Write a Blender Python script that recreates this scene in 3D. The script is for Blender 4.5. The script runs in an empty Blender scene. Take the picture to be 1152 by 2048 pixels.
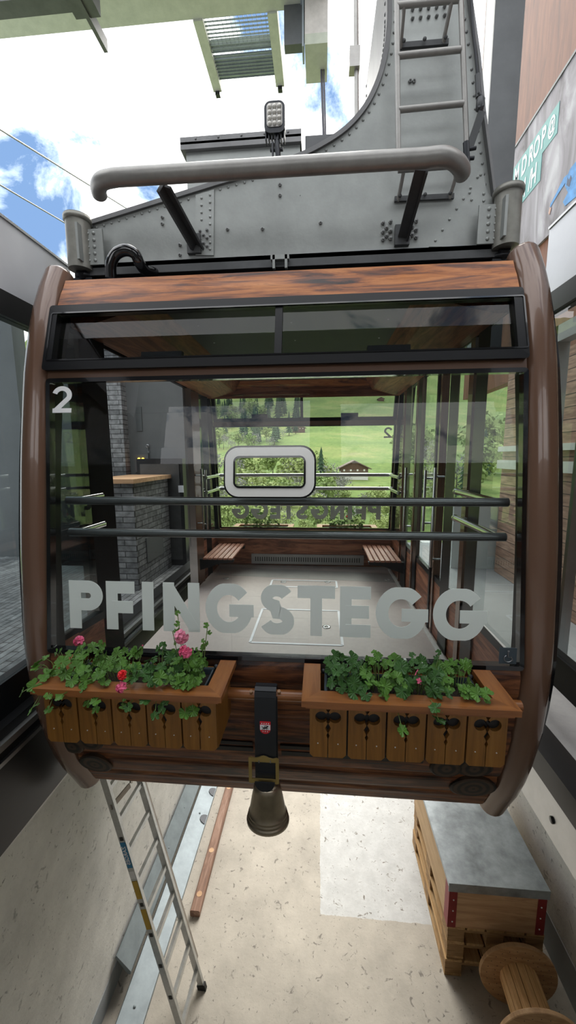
import bpy, bmesh, math, random
from mathutils import Vector, Matrix, noise
PI = math.pi
R = random.Random(7)
scn = bpy.context.scene
col = scn.collection
ZC = 4.57            # camera height above the pit floor; all z below are written relative to the eye

# ------------------------------------------------------------------ camera
F = 770.0
def _n(v): return v.normalized()
yv = _n(Vector((64, 112, -770)))            # world +Y seen in the camera
xv = Vector((9464, -59, 770)); xv = _n(xv - xv.dot(yv) * yv)
zv = xv.cross(yv)
C2W = Matrix((xv, yv, zv))                  # camera -> world rotation
cam_d = bpy.data.cameras.new('camera'); cam = bpy.data.objects.new('camera', cam_d); col.objects.link(cam)
cam.matrix_world = Matrix.Translation((0, 0, ZC)) @ C2W.to_4x4()
cam_d.sensor_fit = 'VERTICAL'; cam_d.sensor_height = 24.0; cam_d.lens = F / 2048 * 24.0
cam_d.clip_start = 0.05; cam_d.clip_end = 5000
scn.camera = cam
def at(px, py, Y=None, Z=None, X=None):
    d = C2W @ Vector((px - 576, 1024 - py, -F))
    k = Y / d.y if Y is not None else (Z / d.z if Z is not None else X / d.x)
    return d * k

# ------------------------------------------------------------------ world, sun, exposure
scn.view_settings.view_transform = 'Standard'; scn.view_settings.look = 'None'
scn.view_settings.gamma = 1; scn.view_settings.use_curve_mapping = False
scn.view_settings.exposure = 1.15
w = bpy.data.worlds.new('sky'); scn.world = w; w.use_nodes = True
nt = w.node_tree; nt.nodes.clear(); L = nt.links
def N(t, **k):
    n = nt.nodes.new(t)
    for a, b in k.items(): setattr(n, a, b)
    return n
out = N('ShaderNodeOutputWorld'); bg = N('ShaderNodeBackground'); tc = N('ShaderNodeTexCoord')
mp = N('ShaderNodeMapping'); mp.inputs['Scale'].default_value = (1, 1, 1.6); mp.inputs['Location'].default_value = (0.9, 0.4, 0.3)
ns = N('ShaderNodeTexNoise'); ns.inputs['Scale'].default_value = 4.2; ns.inputs['Detail'].default_value = 9; ns.inputs['Roughness'].default_value = .62
ns.inputs['Distortion'].default_value = .5
cr = N('ShaderNodeValToRGB'); e = cr.color_ramp.elements
e[0].position = .36; e[0].color = (.10, .17, .30, 1); e[1].position = .47; e[1].color = (1, 1, 1, 1)
e2 = e.new(.42); e2.color = (.32, .40, .50, 1); e3 = e.new(.62); e3.color = (.88, .90, .94, 1)
L.new(tc.outputs['Generated'], mp.inputs[0]); L.new(mp.outputs[0], ns.inputs[0]); prev = ns.outputs[0]
for (hx, hy, wd, dp) in ((112, 385, .9945, .12), (292, 388, .9988, .12), (300, 548, .999, .12)):   # openings in the cloud
    dv = (C2W @ Vector((hx - 576, 1024 - hy, -F))).normalized()
    dt = N('ShaderNodeVectorMath', operation='DOT_PRODUCT'); dt.inputs[1].default_value = dv; L.new(tc.outputs['Generated'], dt.inputs[0])
    mr = N('ShaderNodeMapRange'); mr.inputs[1].default_value = wd; mr.inputs[2].default_value = 1; mr.inputs[3].default_value = 0; mr.inputs[4].default_value = dp
    mm = N('ShaderNodeMath', operation='SUBTRACT'); L.new(dt.outputs['Value'], mr.inputs[0]); L.new(prev, mm.inputs[0]); L.new(mr.outputs[0], mm.inputs[1]); prev = mm.outputs[0]
L.new(prev, cr.inputs[0])
L.new(cr.outputs[0], bg.inputs[0]); bg.inputs[1].default_value = 1.25
L.new(bg.outputs[0], out.inputs[0])
sd = bpy.data.lights.new('sun', 'SUN'); sd.energy = 2.1; sd.angle = math.radians(45); sd.color = (1, .96, .88)
so = bpy.data.objects.new('sun', sd); col.objects.link(so)
so.rotation_euler = Vector((-.04, -.72, -.78)).to_track_quat('-Z', 'Y').to_euler()
so.location = (0, 0, 30)
def lamp(name, loc, size, sy, energy, rot, c=(1, 1, 1)):
    d = bpy.data.lights.new(name, 'AREA'); d.shape = 'RECTANGLE'; d.size = size; d.size_y = sy; d.energy = energy; d.color = c
    o = bpy.data.objects.new(name, d); o.location = (loc[0], loc[1], loc[2] + ZC); o.rotation_euler = rot; col.objects.link(o)

# ------------------------------------------------------------------ materials
M = {}
def newmat(name):
    m = bpy.data.materials.new(name); m.use_nodes = True; M[name] = m
    b = m.node_tree.nodes['Principled BSDF']
    return m, m.node_tree, b
def ramp(nt, stops):
    r = nt.nodes.new('ShaderNodeValToRGB'); e = r.color_ramp.elements
    while len(e) > 1: e.remove(e[-1])
    e[0].position = stops[0][0]; e[0].color = (*stops[0][1], 1)
    for p, c in stops[1:]:
        x = e.new(p); x.color = (*c, 1)
    return r
def plain(name, c, rough=.5, metal=0, var=.12, scale=6, bump=0, coat=0, spec=.5, bscale=None):
    m, nt, b = newmat(name)
    b.inputs['Roughness'].default_value = rough; b.inputs['Metallic'].default_value = metal
    b.inputs['Coat Weight'].default_value = coat; b.inputs['Specular IOR Level'].default_value = spec
    tc = nt.nodes.new('ShaderNodeTexCoord'); n = nt.nodes.new('ShaderNodeTexNoise')
    n.inputs['Scale'].default_value = scale; n.inputs['Detail'].default_value = 8; n.inputs['Roughness'].default_value = .65
    r = ramp(nt, [(.3, tuple(max(0, v * (1 - var)) for v in c)), (.7, tuple(min(1, v * (1 + var)) for v in c))])
    nt.links.new(tc.outputs['Object'], n.inputs[0]); nt.links.new(n.outputs[0], r.inputs[0]); nt.links.new(r.outputs[0], b.inputs['Base Color'])
    if bump:
        n2 = nt.nodes.new('ShaderNodeTexNoise'); n2.inputs['Scale'].default_value = bscale or scale * 8; n2.inputs['Detail'].default_value = 6
        bp = nt.nodes.new('ShaderNodeBump'); bp.inputs['Strength'].default_value = bump; bp.inputs['Distance'].default_value = .01
        nt.links.new(tc.outputs['Object'], n2.inputs[0]); nt.links.new(n2.outputs[0], bp.inputs['Height']); nt.links.new(bp.outputs[0], b.inputs['Normal'])
    return m
def wood(name, stops, sc=(1, 14, 14), scale=1.6, rough=.45, dist=1.2, bump=.15, coat=0):
    m, nt, b = newmat(name); l = nt.links
    b.inputs['Roughness'].default_value = rough; b.inputs['Coat Weight'].default_value = coat; b.inputs['Coat Roughness'].default_value = .15
    tc = nt.nodes.new('ShaderNodeTexCoord'); mp = nt.nodes.new('ShaderNodeMapping'); mp.inputs['Scale'].default_value = sc
    n = nt.nodes.new('ShaderNodeTexNoise'); n.inputs['Scale'].default_value = scale; n.inputs['Detail'].default_value = 10
    n.inputs['Roughness'].default_value = .68; n.inputs['Distortion'].default_value = dist
    r = ramp(nt, stops)
    l.new(tc.outputs['Object'], mp.inputs[0]); l.new(mp.outputs[0], n.inputs[0]); l.new(n.outputs[0], r.inputs[0])
    l.new(r.outputs[0], b.inputs['Base Color'])
    bp = nt.nodes.new('ShaderNodeBump'); bp.inputs['Strength'].default_value = bump; bp.inputs['Distance'].default_value = .004
    l.new(n.outputs[0], bp.inputs['Height']); l.new(bp.outputs[0], b.inputs['Normal'])
    return m
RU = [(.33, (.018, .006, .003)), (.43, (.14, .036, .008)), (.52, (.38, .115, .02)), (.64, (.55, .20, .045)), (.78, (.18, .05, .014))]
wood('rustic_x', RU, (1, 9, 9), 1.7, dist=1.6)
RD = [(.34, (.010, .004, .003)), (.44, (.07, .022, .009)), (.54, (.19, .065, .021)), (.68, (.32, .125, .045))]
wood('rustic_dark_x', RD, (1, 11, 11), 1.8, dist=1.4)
wood('rustic_y', RU, (9, 1, 9), 1.7, dist=1.6)
RI = [(.30, (.05, .016, .009)), (.45, (.19, .065, .032)), (.6, (.36, .14, .07)), (.75, (.45, .20, .10))]
wood('rustic_in_x', RI, (1, 9, 9), 2, dist=1.4); wood('rustic_in_y', RI, (9, 1, 9), 2, dist=1.4)
BX = [(.3, (.17, .055, .013)), (.55, (.29, .105, .026)), (.8, (.37, .145, .042))]
wood('box_x', BX, (1, 16, 16), 2.5, .38, .5, .06, .25); wood('box_z', [(.3, (.15, .062, .010)), (.55, (.25, .108, .018)), (.8, (.32, .15, .03))], (16, 16, 1), 2.5, .42, .5, .06, .15)
wood('box_y', BX, (16, 1, 16), 2.5, .38, .5, .06, .25)
wood('pine_x', [(.3, (.42, .23, .12)), (.55, (.62, .38, .21)), (.75, (.72, .48, .28))], (1, 12, 12), 2, .65, .7)
wood('pine_y', [(.3, (.42, .25, .12)), (.55, (.60, .40, .21)), (.75, (.70, .50, .30))], (12, 1, 12), 2, .65, .7)
wood('pallet_x', [(.3, (.14, .075, .032)), (.5, (.34, .20, .09)), (.75, (.50, .33, .17))], (1, 10, 10), 2, .75, .9)
wood('pallet_y', [(.3, (.26, .14, .06)), (.5, (.50, .31, .14)), (.75, (.66, .46, .25))], (10, 1, 10), 2, .75, .9)
wood('spool_face', [(.3, (.34, .19, .09)), (.55, (.54, .33, .17)), (.75, (.64, .42, .24))], (3, 3, 14), 2, .7, .6)
wood('spool_core', [(.3, (.58, .31, .12)), (.55, (.80, .50, .23)), (.75, (.90, .63, .33))], (13, 2, 13), 1.6, .6, .6)
wood('bench_y', [(.3, (.20, .075, .045)), (.6, (.36, .16, .10)), (.8, (.45, .22, .15))], (14, 1, 14), 2, .4, .5)
wood('facade', [(.3, (.07, .020, .008)), (.5, (.15, .048, .019)), (.7, (.21, .078, .034))], (9, 9, 1), 1.4, .6, .8)
wood('weathered', [(.3, (.13, .07, .05)), (.5, (.27, .15, .10)), (.7, (.42, .27, .20))], (10, 1, 10), 2, .7, .8)
wood('chalet_wood', [(.3, (.05, .025, .015)), (.7, (.14, .075, .045))], (6, 6, 1), 1, .8)
plain('brown_paint', (.155, .085, .054), .25, .1, .04, 3, coat=.5)
plain('black_frame', (.006, .0065, .0075), .35, 0, .2, 8, spec=.3)
plain('black_gloss', (.008, .008, .009), .12, 0, .1, 5, coat=.6)
plain('rubber', (.012, .012, .012), .6)
plain('dark_steel', (.030, .032, .036), .38, .5, .2, 10)
plain('hanger_grey', (.33, .345, .33), .50, .45, .16, 3.5, .06, bscale=60)
plain('hanger_dark', (.085, .088, .09), .5, .4, .2, 6)
plain('tube_grey', (.33, .32, .30), .42, .5, .16, 9, .05)
plain('rivet', (.24, .245, .24), .45, .5, .15, 20)
plain('flange_grey', (.17, .17, .17), .5, .4, .2, 5)
plain('cylinder_grey', (.25, .245, .215), .45, .4, .2, 12, .05)
plain('chrome', (.62, .63, .64), .18, 1, .04, 5)
plain('satin_steel', (.45, .46, .47), .33, 1, .08, 8)
plain('rail_dark', (.16, .165, .17), .3, .8, .06, 5)
plain('alu', (.56, .57, .57), .36, .85, .14, 18, .05)
plain('alu_old', (.33, .30, .27), .42, .8, .18, 14, .05)
plain('galv', (.25, .29, .31), .5, .3, .16, 7, .05, bscale=40)
plain('zinc', (.34, .37, .39), .42, .55, .38, 5, .08, bscale=30)
plain('red_metal', (.26, .020, .022), .5, .2, .2, 12)
plain('cabin_floor', (.43, .37, .35), .5, 0, .06, 30, .05)
plain('ceiling_grey', (.075, .08, .085), .5, 0, .1, 10)
plain('white_line', (.78, .80, .85), .5, 0, .03)
plain('letter_film', (.74, .80, .75), .55, 0, .02, 3)
plain('window_ring', (.80, .80, .76), .35, .1, .04)
plain('grille', (.34, .33, .32), .45, .4, .1)
plain('grille_slot', (.03, .03, .03), .7)
plain('brass', (.62, .46, .17), .38, .8, .12, 15)
plain('bell_metal', (.44, .375, .285), .30, .9, .16, 12, .04)
plain('leather', (.013, .015, .018), .5, 0, .2, 10)
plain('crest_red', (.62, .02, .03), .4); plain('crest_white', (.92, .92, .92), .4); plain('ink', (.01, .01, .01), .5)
plain('soil', (.03, .02, .014), .95, 0, .4, 60, .5)
plain('planter_grey', (.05, .07, .085), .5)
plain('leaf', (.085, .195, .030), .42, 0, .38, 22, spec=.35)
plain('leaf_dark', (.042, .115, .024), .42, 0, .35, 22, spec=.35)
plain('stem', (.16, .24, .06), .5)
plain('petal_pink', (.78, .13, .26), .5, 0, .25, 40); plain('petal_red', (.80, .02, .025), .5, 0, .15, 40)
plain('petal_light', (.86, .30, .42), .5, 0, .25, 60)
plain('wall_dark', (.11, .115, .118), .8, 0, .1, 3)
plain('panel_grey', (.70, .72, .76), .30, .2, .05, 2, coat=.3)
plain('panel_white', (.62, .66, .66), .45, 0, .05)
plain('green_steel', (.40, .43, .35), .6, .1, .12, 9, .12, bscale=90)
plain('column_grey', (.10, .107, .11), .5, .5, .18, 3)
plain('column_skylit', (.40, .43, .43), .5, .3, .1, 3)  # paler copy of the column grey, skylight on its side put into the colour
plain('concrete_light', (.52, .50, .46), .9, 0, .15, 9, .2)
plain('wall_paint_grey', (.34, .36, .37), .75, 0, .06, 2)
plain('lens', (.55, .53, .48), .2, .2, .05)
plain('bark', (.07, .05, .035), .9)
plain('cable', (.10, .10, .115), .5, .3)
plain('teal', (.05, .24, .23), .5, 0, .04); plain('mural_white', (.60, .63, .65), .5, 0, .02)
plain('jacket_blue', (.05, .22, .50), .6, 0, .4, 12); plain('jacket_dark', (.03, .05, .10), .6)
plain('sticker_blue', (.02, .22, .45), .4); plain('sticker_yellow', (.60, .38, .03), .4); plain('skin', (.45, .28, .22), .6)
plain('house_white', (.62, .58, .54), .8); plain('roof_brown', (.16, .11, .09), .8, 0, .2, 1)
plain('rubber_mat', (.05, .05, .055), .8)
plain('white_metal', (.60, .60, .58), .5, .1, .1, 12)
plain('step_yellow', (.65, .42, .03), .5)

def emis(name, c, s):
    m, nt, b = newmat(name); b.inputs['Base Color'].default_value = (*c, 1)
    b.inputs['Emission Color'].default_value = (*c, 1); b.inputs['Emission Strength'].default_value = s
emis('lamp_yellow', (1, .55, .05), 3); emis('lamp_red', (1, .03, .02), 2)

def glass(name, tint, refl=1.0, ior=1.5):
    m = bpy.data.materials.new(name); m.use_nodes = True; M[name] = m; nt = m.node_tree; nt.nodes.clear(); l = nt.links
    o = nt.nodes.new('ShaderNodeOutputMaterial'); t = nt.nodes.new('ShaderNodeBsdfTransparent'); g = nt.nodes.new('ShaderNodeBsdfGlossy')
    g.inputs['Roughness'].default_value = .01; t.inputs[0].default_value = (*tint, 1)
    fr = nt.nodes.new('ShaderNodeFresnel'); fr.inputs[0].default_value = ior
    ge = nt.nodes.new('ShaderNodeNewGeometry'); s = nt.nodes.new('ShaderNodeMath'); s.operation = 'SUBTRACT'; s.inputs[0].default_value = 1
    mu = nt.nodes.new('ShaderNodeMath'); mu.operation = 'MULTIPLY'; m2 = nt.nodes.new('ShaderNodeMath'); m2.operation = 'MULTIPLY'; m2.inputs[1].default_value = refl
    m2.use_clamp = True
    mx = nt.nodes.new('ShaderNodeMixShader')
    l.new(ge.outputs['Backfacing'], s.inputs[1]); l.new(fr.outputs[0], mu.inputs[0]); l.new(s.outputs[0], mu.inputs[1]); l.new(mu.outputs[0], m2.inputs[0])
    l.new(m2.outputs[0], mx.inputs[0]); l.new(t.outputs[0], mx.inputs[1]); l.new(g.outputs[0], mx.inputs[2]); l.new(mx.outputs[0], o.inputs[0])
glass('glass_clear', (.93, .95, .94), .9)
glass('glass_tint', (.64, .66, .67), .8)
glass('glass_side', (.78, .82, .82), 1.3)

# concrete pit floor with a paler repaired patch
def concrete(name, base, patch=None, specks=True, dark=.45):
    m, nt, b = newmat(name); l = nt.links; b.inputs['Roughness'].default_value = .8
    tc = nt.nodes.new('ShaderNodeTexCoord')
    def tex(sc, det=10, ro=.7, di=0):
        n = nt.nodes.new('ShaderNodeTexNoise'); n.inputs['Scale'].default_value = sc; n.inputs['Detail'].default_value = det
        n.inputs['Roughness'].default_value = ro; n.inputs['Distortion'].default_value = di; l.new(tc.outputs['Object'], n.inputs[0]); return n
    r1 = ramp(nt, [(.3, tuple(v * .78 for v in base)), (.7, tuple(v * 1.15 for v in base))]); l.new(tex(2.2).outputs[0], r1.inputs[0])
    prev = r1.outputs[0]
    def mix(fac, c, a):
        mx = nt.nodes.new('ShaderNodeMix'); mx.data_type = 'RGBA'; l.new(fac, mx.inputs[0]); l.new(a, mx.inputs[6])
        if isinstance(c, tuple): mx.inputs[7].default_value = (*c, 1)
        else: l.new(c, mx.inputs[7])
        return mx.outputs[2]
    if patch:
        sp = nt.nodes.new('ShaderNodeSeparateXYZ'); l.new(tc.outputs['Object'], sp.inputs[0])
        nn = tex(9); fs = []
        for ax, lo, hi in (('X', patch[0], patch[1]), ('Y', patch[2], patch[3])):
            ad = nt.nodes.new('ShaderNodeMath'); ad.operation = 'MULTIPLY_ADD'; ad.inputs[1].default_value = .05; l.new(nn.outputs[0], ad.inputs[0]); l.new(sp.outputs[ax], ad.inputs[2])
            for v, op in ((lo, 'GREATER_THAN'), (hi, 'LESS_THAN')):
                c = nt.nodes.new('ShaderNodeMath'); c.operation = op; l.new(ad.outputs[0], c.inputs[0]); c.inputs[1].default_value = v + .025; fs.append(c.outputs[0])
        f = fs[0]
        for g in fs[1:]:
            mu = nt.nodes.new('ShaderNodeMath'); mu.operation = 'MULTIPLY'; l.new(f, mu.inputs[0]); l.new(g, mu.inputs[1]); f = mu.outputs[0]
        r2 = ramp(nt, [(.3, (.50, .50, .49)), (.7, (.66, .66, .65))]); l.new(tex(7).outputs[0], r2.inputs[0])
        prev = mix(f, r2.outputs[0], prev)
    if specks:
        for sc, lo, hi, c in ((14, .62, .68, tuple(v * dark for v in base)), (38, .66, .70, tuple(v * .35 for v in base))):
            r = ramp(nt, [(lo, (0, 0, 0)), (hi, (1, 1, 1))]); l.new(tex(sc, 4, .6, .8).outputs[0], r.inputs[0]); prev = mix(r.outputs[0], c, prev)
    l.new(prev, b.inputs['Base Color'])
    bp = nt.nodes.new('ShaderNodeBump'); bp.inputs['Strength'].default_value = .3; bp.inputs['Distance'].default_value = .01
    l.new(tex(30).outputs[0], bp.inputs['Height']); l.new(bp.outputs[0], b.inputs['Normal'])
concrete('pit_floor', (.50, .455, .39), (.03, 1.35, 3.27, 6.5))
concrete('pit_wall', (.70, .685, .65), None, True, .55)
concrete('platform_floor', (.33, .33, .33), None, False)
# stone cladding: rows of irregular blocks
def stone(name, vec='XZ'):
    m, nt, b = newmat(name); l = nt.links; b.inputs['Roughness'].default_value = .85
    tc = nt.nodes.new('ShaderNodeTexCoord'); sp = nt.nodes.new('ShaderNodeSeparateXYZ'); cb = nt.nodes.new('ShaderNodeCombineXYZ')
    l.new(tc.outputs['Object'], sp.inputs[0]); l.new(sp.outputs[vec[0]], cb.inputs[0]); l.new(sp.outputs[vec[1]], cb.inputs[1])
    br = nt.nodes.new('ShaderNodeTexBrick'); br.inputs['Scale'].default_value = 1; br.inputs['Brick Width'].default_value = .23; br.inputs['Row Height'].default_value = .055
    br.inputs['Mortar Size'].default_value = .004; br.inputs['Color1'].default_value = (.13, .135, .14, 1); br.inputs['Color2'].default_value = (.25, .255, .26, 1); br.inputs['Mortar'].default_value = (.03, .03, .03, 1)
    n = nt.nodes.new('ShaderNodeTexNoise'); n.inputs['Scale'].default_value = 18; n.inputs['Detail'].default_value = 8; l.new(tc.outputs['Object'], n.inputs[0])
    mx = nt.nodes.new('ShaderNodeMix'); mx.data_type = 'RGBA'; mx.blend_type = 'MULTIPLY'; mx.inputs[0].default_value = .7
    r = ramp(nt, [(.3, (.4, .4, .4)), (.7, (1.5, 1.5, 1.5))]); l.new(n.outputs[0], r.inputs[0])
    l.new(cb.outputs[0], br.inputs[0]); l.new(br.outputs[0], mx.inputs[6]); l.new(r.outputs[0], mx.inputs[7]); l.new(mx.outputs[2], b.inputs['Base Color'])
    bp = nt.nodes.new('ShaderNodeBump'); bp.inputs['Strength'].default_value = .6; bp.inputs['Distance'].default_value = .01; l.new(n.outputs[0], bp.inputs['Height']); l.new(bp.outputs[0], b.inputs['Normal'])
stone('stone_front', 'XZ'); stone('stone_side', 'YZ'); stone('stone_floor', 'YX')
def planks(name, c1, c2, axis='Z', row=.11):
    m, nt, b = newmat(name); l = nt.links; b.inputs['Roughness'].default_value = .7
    tc = nt.nodes.new('ShaderNodeTexCoord'); sp = nt.nodes.new('ShaderNodeSeparateXYZ'); cb = nt.nodes.new('ShaderNodeCombineXYZ')
    l.new(tc.outputs['Object'], sp.inputs[0]); l.new(sp.outputs['Y'], cb.inputs[0]); l.new(sp.outputs['Z'], cb.inputs[1])
    br = nt.nodes.new('ShaderNodeTexBrick'); br.inputs['Scale'].default_value = 1; br.inputs['Brick Width'].default_value = 1.6; br.inputs['Row Height'].default_value = row
    br.inputs['Mortar Size'].default_value = .004; br.inputs['Color1'].default_value = (*c1, 1); br.inputs['Color2'].default_value = (*c2, 1); br.inputs['Mortar'].default_value = (.03, .02, .015, 1)
    mp = nt.nodes.new('ShaderNodeMapping'); mp.inputs['Scale'].default_value = (1, 2, 16); n = nt.nodes.new('ShaderNodeTexNoise'); n.inputs['Scale'].default_value = 3; n.inputs['Detail'].default_value = 8
    l.new(tc.outputs['Object'], mp.inputs[0]); l.new(mp.outputs[0], n.inputs[0])
    mx = nt.nodes.new('ShaderNodeMix'); mx.data_type = 'RGBA'; mx.blend_type = 'MULTIPLY'; mx.inputs[0].default_value = .8
    r = ramp(nt, [(.3, (.45, .42, .4)), (.7, (1.4, 1.35, 1.3))]); l.new(n.outputs[0], r.inputs[0])
    l.new(cb.outputs[0], br.inputs[0]); l.new(br.outputs[0], mx.inputs[6]); l.new(r.outputs[0], mx.inputs[7]); l.new(mx.outputs[2], b.inputs['Base Color'])
planks('plank_wall', (.42, .27, .20), (.30, .17, .12))
# rock picture on the mural
def mural_mat():
    m, nt, b = newmat('mural_rock'); l = nt.links; b.inputs['Roughness'].default_value = .6
    tc = nt.nodes.new('ShaderNodeTexCoord'); mp = nt.nodes.new('ShaderNodeMapping'); mp.inputs['Scale'].default_value = (1, 2.2, .7); mp.inputs['Rotation'].default_value = (.25, 0, 0)
    n = nt.nodes.new('ShaderNodeTexNoise'); n.inputs['Scale'].default_value = 1.5; n.inputs['Detail'].default_value = 10; n.inputs['Roughness'].default_value = .6; n.inputs['Distortion'].default_value = .8
    r = ramp(nt, [(.34, (.035, .03, .035)), (.45, (.15, .135, .15)), (.56, (.24, .225, .25)), (.7, (.40, .39, .42))])
    l.new(tc.outputs['Object'], mp.inputs[0]); l.new(mp.outputs[0], n.inputs[0]); l.new(n.outputs[0], r.inputs[0]); l.new(r.outputs[0], b.inputs['Base Color'])
mural_mat()
def grass_mat():
    m, nt, b = newmat('meadow'); l = nt.links; b.inputs['Roughness'].default_value = 1; b.inputs['Specular IOR Level'].default_value = .1
    tc = nt.nodes.new('ShaderNodeTexCoord')
    def tex(sc, det=8, ro=.65):
        n = nt.nodes.new('ShaderNodeTexNoise'); n.inputs['Scale'].default_value = sc; n.inputs['Detail'].default_value = det; n.inputs['Roughness'].default_value = ro
        l.new(tc.outputs['Object'], n.inputs[0]); return n
    r = ramp(nt, [(.30, (.11, .165, .06)), (.5, (.165, .225, .075)), (.62, (.235, .255, .10)), (.72, (.27, .24, .16))]); l.new(tex(.025).outputs[0], r.inputs[0])
    r2 = ramp(nt, [(.3, (.7, .75, .7)), (.7, (1.25, 1.2, 1.1))]); l.new(tex(.6).outputs[0], r2.inputs[0])
    mx = nt.nodes.new('ShaderNodeMix'); mx.data_type = 'RGBA'; mx.blend_type = 'MULTIPLY'; mx.inputs[0].default_value = 1
    l.new(r.outputs[0], mx.inputs[6]); l.new(r2.outputs[0], mx.inputs[7]); l.new(mx.outputs[2], b.inputs['Base Color'])
grass_mat()
def log_end():
    m, nt, b = newmat('log_end'); l = nt.links; b.inputs['Roughness'].default_value = .6
    tc = nt.nodes.new('ShaderNodeTexCoord'); wv = nt.nodes.new('ShaderNodeTexWave'); wv.wave_type = 'RINGS'; wv.rings_direction = 'Y'
    wv.inputs['Scale'].default_value = 10; wv.inputs['Distortion'].default_value = 1; wv.inputs['Detail'].default_value = 1
    r = ramp(nt, [(.2, (.010, .007, .005)), (.8, (.055, .032, .018))]); l.new(tc.outputs['Object'], wv.inputs[0]); l.new(wv.outputs[0], r.inputs[0]); l.new(r.outputs[0], b.inputs['Base Color'])
log_end()
def foliage(name, a, b_):
    m, nt, b = newmat(name); l = nt.links; b.inputs['Roughness'].default_value = .8; b.inputs['Specular IOR Level'].default_value = .15
    oi = nt.nodes.new('ShaderNodeObjectInfo'); tc = nt.nodes.new('ShaderNodeTexCoord'); n = nt.nodes.new('ShaderNodeTexNoise'); n.inputs['Scale'].default_value = 1.5
    l.new(tc.outputs['Object'], n.inputs[0]); ad = nt.nodes.new('ShaderNodeMath'); ad.operation = 'MULTIPLY_ADD'; ad.inputs[1].default_value = .5; ad.inputs[2].default_value = -.02
    l.new(oi.outputs['Random'], ad.inputs[0]); a2 = nt.nodes.new('ShaderNodeMath'); a2.operation = 'MULTIPLY_ADD'; a2.inputs[1].default_value = .6; l.new(n.outputs[0], a2.inputs[0]); l.new(ad.outputs[0], a2.inputs[2])
    r = ramp(nt, [(.1, a), (.8, b_)]); l.new(a2.outputs[0], r.inputs[0]); l.new(r.outputs[0], b.inputs['Base Color'])
foliage('conifer', (.03, .055, .035), (.075, .12, .06)); foliage('spring_leaf', (.16, .24, .07), (.34, .38, .15)); foliage('bare_tree', (.17, .16, .14), (.30, .29, .27))

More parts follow.
